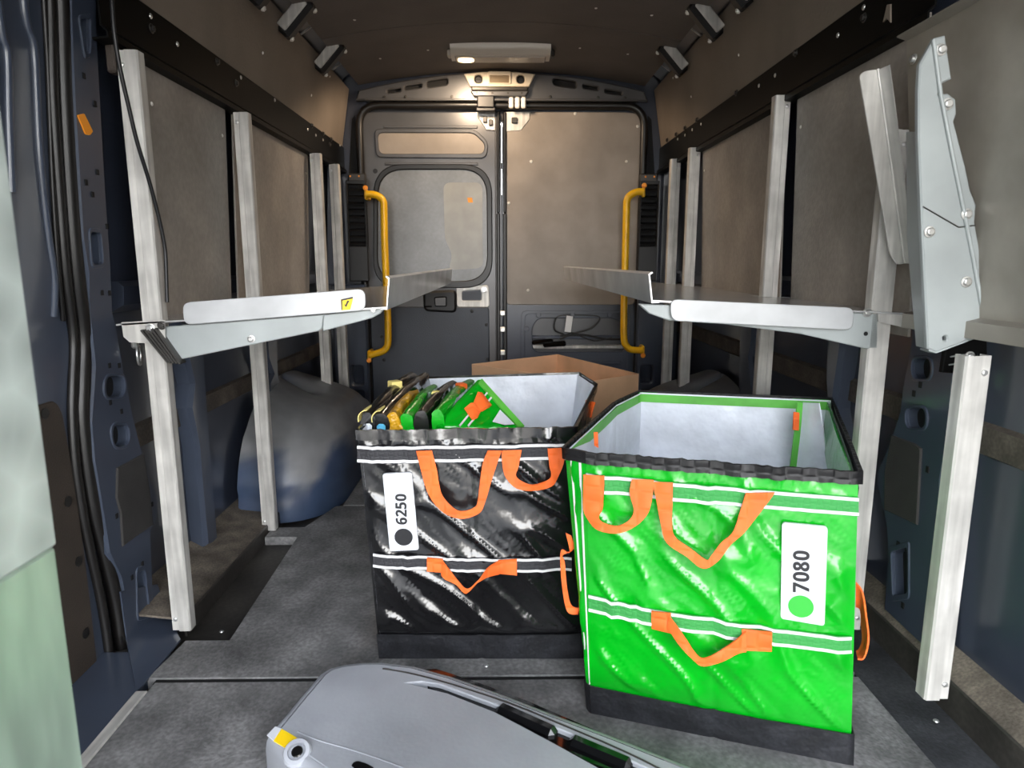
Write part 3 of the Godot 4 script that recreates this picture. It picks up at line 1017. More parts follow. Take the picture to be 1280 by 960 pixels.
	for x in [-0.121, 0.096]:
		s = Shape.new()
		s.lathe([Vector2(0.021, 0), Vector2(0.02, 0.012), Vector2(0.015, 0.006), Vector2(0, 0.006)], Transform3D(Basis(Vector3.RIGHT, PI / 2), Vector3(x, 1.843, -3.698)), 18)
		s.box(Vector3(x, 1.845, -3.684), Vector3(0.038, 0.004, 0.004))
		obj("round_vent", s, M.black_plastic, c)
	s = Shape.new()
	s.prism(rounded(rect(-0.073, 1.817, 0.047, 1.879), 0.008), "z", -3.674, -3.664, [rounded(rect(-0.062, 1.824, 0.037, 1.86), 0.006)], 0.003)
	obj("lamp_frame", s, M.console_cream, c)
	s = Shape.new()
	s.prism(rect(-0.063, 1.823, 0.038, 1.861), "z", -3.68, -3.67)
	obj("lamp_glass", s, M.console_brown, c)
	s = Shape.new()
	s.box(Vector3(-0.012, 1.796, -3.685), Vector3(0.29, 0.02, 0.035), 0.005)
	obj("dark_bar", s, M.steel_dark, c)  # solid dark bar between fascia and lower strip
	s = Shape.new()
	s.prism(PackedVector2Array([Vector2(-0.162, 1.785), Vector2(0.138, 1.785), Vector2(0.12, 1.76), Vector2(-0.145, 1.76)]), "z", -3.7, -3.668, [], 0.004)
	obj("lower_strip", s, M.door_paint, c)
	for x in [-0.13, -0.05, 0.03, 0.1]:
		fixing("stud", "screw", Vector3(x, 1.775, -3.668), Vector3(0, 0, 1), M.steel_dark, c, 0.8)

# how far the wall at this height leans in from upright
func lean(y: float) -> float:
	var a := [Vector2(-9, 0.985), Vector2(0.8, 0.985), Vector2(0.9, 0.965), Vector2(1.42, 0.93), Vector2(1.78, 0.885), Vector2(1.9, 0.8), Vector2(9, 0.8)]
	for i in 6:
		if y <= a[i + 1].x:
			return 0.985 - lerpf(a[i].y, a[i + 1].y, (y - a[i].x) / (a[i + 1].x - a[i].x))
	return 0.185

func tilt(s: Shape, side: float) -> Shape:
	for y in [0.8, 0.9, 1.42]:
		s.split(y)
	for i in s.v.size():
		s.v[i].x -= side * lean(s.v[i].y)
	return s

func hollow_pillar(called: String, label: String, side: float, x: float, outline: PackedVector2Array, holes: Array, foam: PackedVector2Array, parent: Node3D) -> void:
	var s := Shape.new()
	s.prism(outline, "x", x + side * 0.035, x, holes, 0.006)
	var p := obj(called, tilt(s, side), M.navy_paint, parent)
	s = Shape.new()
	s.prism(foam, "x", x, x - side * 0.005, [], 0.002)
	obj("foam_pad", tilt(s, side), M.foam, p).set_meta("label", label)
	for h in holes:
		var c := Vector2.ZERO
		for q in h:
			c += q
		c /= h.size()
		var rim := PackedVector2Array()
		for q in h:
			rim.append(c + (q - c) * 1.25)
		s = Shape.new()
		s.prism(rim, "x", x + side * 0.03, x + side * 0.026)
		obj("dark_backing", tilt(s, side), M.black_void, p)  # black plate put behind each hole to paint its inside dark
		s = Shape.new()
		s.prism(rim, "x", x + side * 0.004, x - side * 0.003, [h], 0.0015)
		obj("pressed_collar", tilt(s, side), M.navy_paint, p)

func pillars_and_ribs() -> void:
	var s: Shape
	var left := get_node("wall_left") as Node3D
	var right := get_node("wall_right") as Node3D
	var holes := [rounded(PackedVector2Array([Vector2(-1.529, 0.985), Vector2(-1.568, 0.985), Vector2(-1.573, 0.915), Vector2(-1.533, 0.914)]), 0.012), rounded(PackedVector2Array([Vector2(-1.573, 0.656), Vector2(-1.649, 0.643), Vector2(-1.64, 0.592), Vector2(-1.561, 0.606)]), 0.03), rounded(PackedVector2Array([Vector2(-1.574, 0.537), Vector2(-1.645, 0.522), Vector2(-1.639, 0.47), Vector2(-1.574, 0.48)]), 0.03), rounded(PackedVector2Array([Vector2(-1.614, 0.139), Vector2(-1.648, 0.132), Vector2(-1.65, 0.011), Vector2(-1.598, 0.029)]), 0.012), rounded(PackedVector2Array([Vector2(-1.525, 1.417), Vector2(-1.561, 1.432), Vector2(-1.557, 1.361), Vector2(-1.537, 1.352)]), 0.008)]
	hollow_pillar("b_pillar", "dark foam pad stuck to the post", -1.0, -0.935, PackedVector2Array([Vector2(-1.469, 1.607), Vector2(-1.551, 1.645), Vector2(-1.589, 1.476), Vector2(-1.595, 1.232), Vector2(-1.601, 1.059), Vector2(-1.61, 0.897), Vector2(-1.643, 0.762), Vector2(-1.653, 0.666), Vector2(-1.672, 0.549), Vector2(-1.697, 0.437), Vector2(-1.725, 0.352), Vector2(-1.756, 0.291), Vector2(-1.737, 0.233), Vector2(-1.7, 0.216), Vector2(-1.683, 0.056), Vector2(-1.685, -0.117), Vector2(-1.774, -0.15), Vector2(-1.64, -0.171), Vector2(-1.549, -0.15), Vector2(-1.564, -0.011), Vector2(-1.544, 0.157), Vector2(-1.509, 0.239), Vector2(-1.504, 0.316), Vector2(-1.492, 0.473), Vector2(-1.497, 0.562), Vector2(-1.535, 0.684), Vector2(-1.536, 0.791), Vector2(-1.502, 0.967), Vector2(-1.494, 1.259), Vector2(-1.496, 1.444)]), holes, PackedVector2Array([Vector2(-1.575, 0.43), Vector2(-1.635, 0.43), Vector2(-1.696, 0.431), Vector2(-1.706, 0.334), Vector2(-1.707, 0.231), Vector2(-1.636, 0.234), Vector2(-1.562, 0.234), Vector2(-1.568, 0.321), Vector2(-1.558, 0.361)]), left)
	var rh := [rounded(PackedVector2Array([Vector2(-1.516, 0.702), Vector2(-1.448, 0.713), Vector2(-1.44, 0.668), Vector2(-1.505, 0.655)]), 0.03), rounded(PackedVector2Array([Vector2(-1.52, 0.584), Vector2(-1.448, 0.602), Vector2(-1.437, 0.557), Vector2(-1.506, 0.538)]), 0.03), rounded(PackedVector2Array([Vector2(-1.513, 0.23), Vector2(-1.455, 0.268), Vector2(-1.436, 0.162), Vector2(-1.488, 0.128)]), 0.01)]
	hollow_pillar("c_pillar", "dark foam pad stuck to the post", 1.0, 0.94, PackedVector2Array([Vector2(-1.533, 0.807), Vector2(-1.367, 0.819), Vector2(-1.368, 0.683), Vector2(-1.365, 0.537), Vector2(-1.37, 0.459), Vector2(-1.35, 0.285), Vector2(-1.324, 0.078), Vector2(-1.374, 0.07), Vector2(-1.523, 0.073), Vector2(-1.528, 0.16), Vector2(-1.53, 0.208), Vector2(-1.551, 0.286), Vector2(-1.609, 0.371), Vector2(-1.611, 0.406), Vector2(-1.57, 0.492), Vector2(-1.544, 0.572), Vector2(-1.544, 0.626), Vector2(-1.53, 0.728)]), rh, PackedVector2Array([Vector2(-1.559, 0.509), Vector2(-1.47, 0.513), Vector2(-1.443, 0.508), Vector2(-1.436, 0.437), Vector2(-1.427, 0.334), Vector2(-1.557, 0.321), Vector2(-1.57, 0.413)]), right)
	s = Shape.new()
	s.strap([Vector3(-0.796, 0, -1.326), Vector3(-0.935, -0.003, -1.54), Vector3(-0.935, 0.128, -1.536)], [Vector3(-0.798, 0, -1.533), Vector3(-0.94, -0.026, -1.738), Vector3(-0.94, 0.06, -1.71)], 0.004)
	obj("pillar_foot", s, M.navy_paint, left)
	# small square and round punchings show as dark plugs
	for p in [Vector3(-0.886, 1.308, -1.531), Vector3(-0.889, 1.26, -1.567), Vector3(-0.899, 1.116, -1.566), Vector3(-0.901, 1.089, -1.523), Vector3(-0.902, 1.066, -1.544), Vector3(-0.907, 1, -1.595), Vector3(-0.924, 0.848, -1.606), Vector3(-0.924, 0.85, -1.577), Vector3(-0.933, 0.591, -1.578), Vector3(-0.933, 0.56, -1.62), Vector3(-0.933, 0.678, -1.591), Vector3(-0.933, 0.672, -1.631), Vector3(-0.933, 0.286, -1.714), Vector3(-0.933, 0.316, -1.554), Vector3(-0.933, 0.139, -1.589), Vector3(-0.933, 0.151, -1.641), Vector3(-0.933, 0.01, -1.518)]:
		s = Shape.new()
		s.box(p, Vector3(0.002, 0.012, 0.009), 0.0)
		obj("punching", s, M.black_void, left)
	for p in [Vector3(0.939, 0.648, -1.474), Vector3(0.939, 0.624, -1.494), Vector3(0.939, 0.468, -1.416), Vector3(0.939, 0.259, -1.492), Vector3(0.939, 0.263, -1.457), Vector3(0.939, 0.125, -1.449)]:
		s = Shape.new()
		s.box(p, Vector3(0.002, 0.014, 0.01), 0.0)
		obj("punching", s, M.black_void, right)
	# pressed ribs
	for r in [[-1.0, PackedVector2Array([Vector2(-1.959, 0.755), Vector2(-2.114, 0.741), Vector2(-2.104, 0.566), Vector2(-2.096, 0.333), Vector2(-2.096, 0.006), Vector2(-2.01, 0.033), Vector2(-2.006, 0.256), Vector2(-2.009, 0.358), Vector2(-1.98, 0.49), Vector2(-2.013, 0.557), Vector2(-1.988, 0.645)])], [-1.0, PackedVector2Array([Vector2(-2.663, 0.695), Vector2(-2.824, 0.681), Vector2(-2.795, 0.584), Vector2(-2.784, 0.471), Vector2(-2.801, 0.4), Vector2(-2.761, 0.353), Vector2(-2.724, 0.259), Vector2(-2.64, 0.279), Vector2(-2.662, 0.445), Vector2(-2.715, 0.472), Vector2(-2.67, 0.538)])], [1.0, PackedVector2Array([Vector2(-1.935, 0.754), Vector2(-1.835, 0.763), Vector2(-1.831, 0.688), Vector2(-1.843, 0.583), Vector2(-1.849, 0.512), Vector2(-1.799, 0.409), Vector2(-1.696, 0.124), Vector2(-1.757, 0.095), Vector2(-1.882, 0.482), Vector2(-1.912, 0.594)])], [1.0, PackedVector2Array([Vector2(-2.642, 0.694), Vector2(-2.498, 0.706), Vector2(-2.498, 0.61), Vector2(-2.515, 0.566), Vector2(-2.476, 0.483), Vector2(-2.429, 0.355), Vector2(-2.577, 0.321), Vector2(-2.622, 0.474)])]]:
		s = Shape.new()
		s.prism(r[1], "x", r[0] * 0.99, r[0] * 0.935, [], 0.012)
		obj("pressed_rib", tilt(s, r[0]), M.navy_paint, left if r[0] < 0.0 else right)
	# lower rear posts with windows in the pressing
	for side in [-1.0, 1.0]:
		var hs := [rounded(rect(side * 0.8 - 0.035, 0.25, side * 0.8 + 0.035, 0.36), 0.02), rounded(rect(side * 0.8 - 0.035, 0.1, side * 0.8 + 0.035, 0.22), 0.02)]
		s = Shape.new()
		s.prism(PackedVector2Array([Vector2(side * 0.74, -0.02), Vector2(side * 0.92, -0.02), Vector2(side * 0.92, 0.8), Vector2(side * 0.74, 0.8)]), "z", -3.72, -3.66, hs, 0.006)
		obj("rear_post", s, M.navy_paint, left if side < 0.0 else right)
		s = Shape.new()
		s.prism(PackedVector2Array([Vector2(side * 0.86, 0.8), Vector2(side * 0.93, 0.8), Vector2(side * 0.9, 1.4), Vector2(side * 0.86, 1.4)]), "z", -3.7, -3.6, [], 0.006)
		obj("rear_post_upper", s, M.navy_paint, left if side < 0.0 else right)
		# wheel arch: a domed box, dust lying on it
		var dust := noise(91, 5.0, 4)
		s = Shape.new()
		s.tinted = true
		var rows := []
		var cx: float = side * 0.96
		for i in 27:
			var line := PackedVector3Array()
			var ph := PI * 0.5 * i / 26.0
			for j in 41:
				var th := PI * j / 40.0
				var e := 3.6
				var f := func(t: float) -> float: return signf(t) * pow(absf(t), 2.0 / e)
				var up := pow(maxf(0.0, sin(ph)), 0.86)
				var rr := pow(maxf(0.0, cos(ph)), 0.85)
				var rx := pow(maxf(0.0, cos(ph)), 0.3)
				var crease := 0.012 * (smoothstep(0.24, 0.255, up) - smoothstep(0.66, 0.675, up))
				line.append(Vector3(cx - side * (0.345 + crease) * rx * f.call(sin(th)), -0.02 + 0.46 * up * (1.0 - 0.2 * f.call(sin(th)) * up), -2.9 + (0.57 + crease) * rr * f.call(cos(th))))
			rows.append(line)
		s.grid(rows, side < 0.0)
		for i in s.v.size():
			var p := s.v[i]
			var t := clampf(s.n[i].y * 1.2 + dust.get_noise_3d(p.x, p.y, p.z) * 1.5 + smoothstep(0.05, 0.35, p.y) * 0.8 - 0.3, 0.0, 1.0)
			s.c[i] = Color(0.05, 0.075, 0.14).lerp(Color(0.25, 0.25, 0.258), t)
		obj("wheel_arch", s, M.arch_paint, left if side < 0.0 else right)
	# rear louvres
	for side in [-1.0, 1.0]:
		var x0: float = side * 0.765 + 0.005
		var t := thing("louvre", "black louvred vent beside the %s edge of the rear doors" % ("left" if side < 0.0 else "right"), "vent", Vector3(x0, 0.84, -3.62), "rear vents")
		s = Shape.new()
		s.prism(rect(x0 - 0.05, 0.82, x0 + 0.05, 1.335), "z", -3.64, -3.615, [rect(x0 - 0.042, 1.0, x0 + 0.042, 1.315)], 0.003)
		obj("frame", s, M.black_plastic, t)
		s = Shape.new()
		s.box(Vector3(x0, 1.15, -3.65), Vector3(0.1, 0.34, 0.01))
		obj("back", s, M.black_void, t)
		for k in 9:
			s = Shape.new()
			s.box(Vector3(x0, 1.017 + k * 0.034, -3.628), Vector3(0.084, 0.004, 0.026), 0.0, Basis(Vector3.RIGHT, 0.5))
			obj("slat", s, M.black_plastic, t)
		s = Shape.new()
		s.box(Vector3(x0 - side * 0.008, 1.35, -3.63), Vector3(0.09, 0.04, 0.03), 0.005)
		var br := obj("top_bracket", s, M.steel_dark, t)
		for q in [-0.025, 0.02]:
			fixing("rivet", "screw", Vector3(x0 + q, 1.355, -3.615), Vector3(0, 0, 1), M.sticker_orange, br, 0.8)

func side_door() -> void:
	var s := Shape.new()
	var d := setting("door_3")
	for y in [[-0.075, 0.8], [0.8, 0.9], [0.9, 1.42], [1.42, 1.78]]:
		s.prism(rect(-1.515, y[0], NEAR_END, y[1]), "x", -0.99, -0.968)
	obj("door_sheet", tilt(s, -1.0), M.navy_paint, d)
	for k in 2:
		var ridge := [Vector3(-0.891, 1.589, -1.404), Vector3(-0.908, 1.453, -1.403), Vector3(-0.915, 1.377, -1.408), Vector3(-0.918, 1.332, -1.427), Vector3(-0.925, 1.229, -1.427), Vector3(-0.932, 1.122, -1.427), Vector3(-0.942, 0.981, -1.44), Vector3(-0.951, 0.882, -1.456), Vector3(-0.966, 0.805, -1.462)] if k == 0 else [Vector3(-0.895, 1.556, -1.336), Vector3(-0.911, 1.426, -1.334), Vector3(-0.918, 1.335, -1.341), Vector3(-0.92, 1.297, -1.352), Vector3(-0.928, 1.183, -1.346), Vector3(-0.937, 1.051, -1.342)]
		s = Shape.new()
		s.tube(smooth(ridge), 0.008, 8, false, 1.0)
		obj("pressed_ridge", s, M.navy_paint, d)
	s = Shape.new()
	s.box(Vector3(-0.89, -0.024, -0.55), Vector3(0.17, 0.03, 1.9), 0.004)
	obj("door_sill", s, M.navy_paint, d)
	s = Shape.new()
	s.prism(rounded(PackedVector2Array([Vector2(-1.07, 0.676), Vector2(-1.389, 0.626), Vector2(-1.43, 0.628), Vector2(-1.449, 0.597), Vector2(-1.461, 0.438), Vector2(-1.466, 0.243), Vector2(-1.464, 0.002), Vector2(-1.461, -0.122), Vector2(-1.402, -0.132), Vector2(-0.841, -0.563)]), 0.02), "x", -0.97, -0.963, [], 0.002)
	obj("trim_board", tilt(s, -1.0), M.hardboard, d)
	for p in [Vector3(-0.961, 0.607, -1.39), Vector3(-0.961, 0.399, -1.428), Vector3(-0.961, 0.253, -1.438), Vector3(-0.961, 0.079, -1.432), Vector3(-0.961, -0.072, -1.431)]:
		fixing("trim_clip", "cap", p, Vector3(1, 0, 0), M.rubber, d, 1.5)
	s = Shape.new()
	s.tube(smooth([Vector3(-0.872, 1.647, -1.467), Vector3(-0.887, 1.527, -1.482), Vector3(-0.897, 1.444, -1.497), Vector3(-0.911, 1.259, -1.495), Vector3(-0.924, 1.067, -1.498), Vector3(-0.935, 0.898, -1.507), Vector3(-0.955, 0.754, -1.539), Vector3(-0.955, 0.647, -1.516), Vector3(-0.955, 0.576, -1.5), Vector3(-0.955, 0.464, -1.497), Vector3(-0.955, 0.345, -1.505), Vector3(-0.955, 0.237, -1.524), Vector3(-0.955, 0.079, -1.548), Vector3(-0.955, -0.076, -1.552), Vector3(-0.955, -0.182, -1.543)]), 0.017, 12)
	var seal := struct("trim_2", s, M.rubber)
	s = Shape.new()
	s.tube(smooth([Vector3(-0.879, 1.638, -1.448), Vector3(-0.894, 1.518, -1.46), Vector3(-0.904, 1.436, -1.474), Vector3(-0.917, 1.253, -1.468), Vector3(-0.93, 1.064, -1.473), Vector3(-0.941, 0.899, -1.481), Vector3(-0.961, 0.757, -1.514), Vector3(-0.961, 0.651, -1.491), Vector3(-0.961, 0.582, -1.476), Vector3(-0.961, 0.473, -1.467), Vector3(-0.961, 0.358, -1.472), Vector3(-0.961, 0.255, -1.483), Vector3(-0.961, 0.104, -1.502), Vector3(-0.961, -0.047, -1.508), Vector3(-0.961, -0.156, -1.508)]), 0.011, 10)
	obj("seal_lip", s, M.rubber, seal)
	s = Shape.new()
	s.tube(smooth([Vector3(-0.898, 1.513, -1.45), Vector3(-0.911, 1.402, -1.462), Vector3(-0.919, 1.282, -1.462), Vector3(-0.932, 1.095, -1.459), Vector3(-0.944, 0.916, -1.462), Vector3(-0.965, 0.794, -1.491)]), 0.006, 8)
	obj("glue_line", s, M.rubber, seal)
# ---------------------------------------------------------------- racking
func upright(side: float, z: float, x: float, y0: float, y1: float, label: String) -> void:
	var t := thing("rack_upright", label, "post", Vector3(side * x, y0, z), "aluminium uprights of the racking")
	var line := PackedVector2Array([Vector2(x + 0.047, z - 0.025), Vector2(x + 0.047, z), Vector2(x + 0.031, z), Vector2(x + 0.028, z + 0.005), Vector2(x + 0.003, z + 0.005), Vector2(x, z + 0.001), Vector2(x, z - 0.025), Vector2(x + 0.008, z - 0.025)])
	for i in line.size():
		line[i].x *= side
	var s := Shape.new()
	s.fold(line, -0.003 * side, "y", y0, y1)
	obj("channel", s, M.aluminium, t)
	fixing("bolt", "screw", Vector3(side * (x + 0.038), y1 - 0.03, z), Vector3(0, 0, 1), M.zinc, t)
	fixing("bolt", "screw", Vector3(side * (x + 0.038), y0 + 0.03, z), Vector3(0, 0, 1), M.zinc, t)

func uprights() -> void:
	upright(-1.0, -1.575, 0.79, 0.002, 1.372, "tall aluminium upright nearest the left seal, a black cable running down it")
	upright(-1.0, -2.22, 0.79, 0.002, 1.378, "aluminium upright standing in front of the left wheel arch")
	upright(-1.0, -3.066, 0.79, 0.0, 1.385, "aluminium upright behind the left wheel arch, first of the close pair")
	upright(-1.0, -3.395, 0.79, 0.0, 1.385, "aluminium upright next to the left louvred vent, last of the left row")
	upright(1.0, -1.142, 0.8, 0.1, 0.76, "short aluminium upright under the folded up shelf on the right")
	upright(1.0, -1.455, 0.8, 0.06, 1.19, "aluminium upright at the near end of the right shelf")
	upright(1.0, -2.077, 0.8, 0.06, 1.4, "aluminium upright passing the middle of the right shelf")
	upright(1.0, -2.992, 0.8, 0.06, 1.4, "aluminium upright above the right wheel arch, first of the close pair")
	upright(1.0, -3.315, 0.8, 0.06, 1.4, "aluminium upright next to the right louvred vent, last of the right row")

func plate(side: float, xi: float, yi: float, xw: float, yw: float, z0: float, z1: float, cuts: Array) -> Shape:
	var o := PackedVector2Array([Vector2(side * xi, z0), Vector2(side * xw, z0)])
	for z in cuts:
		o.append_array([Vector2(side * xw, z + 0.03), Vector2(side * 0.78, z + 0.03), Vector2(side * 0.78, z - 0.03), Vector2(side * xw, z - 0.03)])
	o.append_array([Vector2(side * xw, z1), Vector2(side * xi, z1)])
	var s := Shape.new()
	s.prism(o, "y", -0.004, 0.0)
	for i in s.v.size():
		s.v[i].y += yi + (yw - yi) * (absf(s.v[i].x) - xi) / (xw - xi)
	return s

func shelves() -> void:
	var s: Shape
	# left
	var t := thing("shelf", "long aluminium shelf on the left wall, near end lip turned up with a yellow sticker", "shelf", Vector3(-0.81, 0.78, -1.5500), "racking shelves")
	obj("shelf_plate", plate(-1.0, 0.266, 0.819, 0.885, 0.78, -1.5500, -3.5, [-2.23, -3.076, -3.405]), M.shelf_plate, t)
	s = Shape.new()
	s.fold(PackedVector2Array([Vector2(-0.281, 0.816), Vector2(-0.267, 0.815), Vector2(-0.26, 0.882), Vector2(-0.266, 0.886)]), 0.003, "z", -3.5, -1.5500)
	obj("front_lip", s, M.polished, t)
	s = Shape.new()
	s.prism(rounded(PackedVector2Array([Vector2(-0.729, 0.778), Vector2(-0.728, 0.829), Vector2(-0.313, 0.86), Vector2(-0.313, 0.811)]), 0.018), "z", -1.5510, -1.5470, [], 0.001)
	var lip := obj("end_lip", s, M.aluminium_bright, t)
	s = Shape.new()
	s.prism(PackedVector2Array([Vector2(-0.369, 0.836), Vector2(-0.341, 0.842), Vector2(-0.341, 0.836), Vector2(-0.348, 0.813), Vector2(-0.368, 0.811)]), "z", -1.5468, -1.5460)
	var st := obj("warning_sticker", s, M.sticker_yellow, lip)
	st.set_meta("label", "yellow warning sticker with a bent arrow")
	s = Shape.new()
	s.prism(PackedVector2Array([Vector2(-0.368, 0.836), Vector2(-0.341, 0.842), Vector2(-0.341, 0.838), Vector2(-0.365, 0.833), Vector2(-0.366, 0.813), Vector2(-0.368, 0.811)]), "z", -1.5460, -1.5455)
	s.prism(PackedVector2Array([Vector2(-0.354, 0.833), Vector2(-0.349, 0.833), Vector2(-0.357, 0.818), Vector2(-0.362, 0.825), Vector2(-0.358, 0.824)]), "z", -1.5460, -1.5455)
	obj("sticker_print", s, M.ink, lip)
	s = Shape.new()
	s.prism(PackedVector2Array([Vector2(-0.872, 0.784), Vector2(-0.773, 0.789), Vector2(-0.777, 0.728), Vector2(-0.825, 0.736), Vector2(-0.858, 0.738), Vector2(-0.871, 0.751)]), "z", -1.5540, -1.5500)
	obj("end_flange", s, M.aluminium, t)
	# cantilever bracket under the near end
	s = Shape.new()
	s.prism(PackedVector2Array([Vector2(-0.816, 0.77), Vector2(-0.412, 0.801), Vector2(-0.419, 0.768), Vector2(-0.427, 0.762), Vector2(-0.768, 0.693)]), "z", -1.5680, -1.5600, [], 0.002)
	var br := obj("bracket", s, M.bracket_paint, t)
	s = Shape.new()
	s.prism(PackedVector2Array([Vector2(-0.415, 0.8), Vector2(-0.272, 0.815), Vector2(-0.284, 0.802), Vector2(-0.305, 0.791), Vector2(-0.419, 0.761)]), "z", -1.5740, -1.5650, [], 0.002)
	obj("bracket_tip", s, M.bracket_paint, br)
	for k in 5:
		s = Shape.new()
		var a := Vector3(-0.825, 0.767, -1.555) + Vector3(0.008 * k, 0.001 * k, 0)
		var b := Vector3(-0.771, 0.692, -1.555) + Vector3(0.007 * k, -0.001 * k, 0)
		s.box((a + b) * 0.5, Vector3(a.distance_to(b), 0.005, 0.03), 0.001, Basis(Vector3(0, 0, 1), atan2(b.y - a.y, b.x - a.x)))
		obj("ribbed_end", s, M.steel_dark, br)
	fixing("bolt", "bolt", Vector3(-0.583, 0.744, -1.56), Vector3(0, 0, 1), M.zinc, br, 0.8)
	fixing("bolt", "bolt", Vector3(-0.78, 0.777, -1.548), Vector3(0, 0, 1), M.steel_dark, br, 0.9)
	fixing("bolt", "bolt", Vector3(-0.806, 0.771, -1.548), Vector3(0, 0, 1), M.zinc, br, 1.0)
	fixing("bolt", "bolt", Vector3(-0.297, 0.811, -1.55), Vector3(0, 0, 1), M.zinc, br, 0.5)
	for z in [-2.6, -3.44]:
		s = Shape.new()
		s.prism(PackedVector2Array([Vector2(-0.3, 0.808), Vector2(-0.8, 0.777), Vector2(-0.8, 0.72), Vector2(-0.42, 0.785), Vector2(-0.32, 0.798)]), "z", z, z - 0.03, [], 0.002)
		obj("bracket", s, M.bracket_paint, t)
	# right
	t = thing("shelf", "long aluminium shelf on the right wall with a blank white rounded end lip turned down", "shelf", Vector3(0.83, 0.8, -1.4400), "racking shelves")
	obj("shelf_plate", plate(1.0, 0.32, 0.84, 0.94, 0.808, -1.4400, -3.46, [-2.087, -3.002, -3.325]), M.shelf_plate, t)
	s = Shape.new()
	s.fold(PackedVector2Array([Vector2(0.335, 0.837), Vector2(0.321, 0.836), Vector2(0.313, 0.893), Vector2(0.319, 0.897)]), -0.003, "z", -3.46, -1.4400)
	obj("front_lip", s, M.polished, t)
	s = Shape.new()
	s.prism(rounded(PackedVector2Array([Vector2(0.357, 0.842), Vector2(0.754, 0.823), Vector2(0.754, 0.775), Vector2(0.361, 0.796)]), 0.018), "z", -1.4390, -1.4350, [], 0.001)
	obj("end_lip", s, M.aluminium_bright, t)
	s = Shape.new()
	s.prism(PackedVector2Array([Vector2(0.292, 0.831), Vector2(0.815, 0.81), Vector2(0.821, 0.733), Vector2(0.794, 0.733), Vector2(0.647, 0.766), Vector2(0.48, 0.787), Vector2(0.36, 0.795), Vector2(0.317, 0.81)]), "z", -1.4600, -1.4500, [], 0.002)
	br = obj("bracket", s, M.bracket_paint, t)
	s = Shape.new()
	s.prism(PackedVector2Array([Vector2(0.809, 0.81), Vector2(0.889, 0.809), Vector2(0.889, 0.783), Vector2(0.865, 0.781), Vector2(0.811, 0.793)]), "z", -1.4440, -1.4400)
	obj("end_flange", s, M.aluminium, t)
	fixing("bolt", "bolt", Vector3(0.789, 0.812, -1.448), Vector3(0, 0, 1), M.zinc, br, 0.9)
	fixing("hole_plug", "cap", Vector3(0.791, 0.766, -1.449), Vector3(0, 0, 1), M.black_void, br, 0.6)
	for z in [-2.55, -3.41]:
		s = Shape.new()
		s.prism(PackedVector2Array([Vector2(0.35, 0.83), Vector2(0.82, 0.81), Vector2(0.82, 0.75), Vector2(0.47, 0.81), Vector2(0.37, 0.82)]), "z", z, z - 0.03, [], 0.002)
		obj("bracket", s, M.bracket_paint, t)
	for p in [Vector3(0.619, 0.825, -2.107), Vector3(0.683, 0.825, -1.906), Vector3(0.683, 0.825, -1.819), Vector3(0.755, 0.825, -1.538)]:
		fixing("plate_rivet", "cap", Vector3(p.x, 0.838 - 0.0504 * (p.x - 0.325) + 0.0005, p.z), Vector3.UP, M.white_screw, t, 0.7)

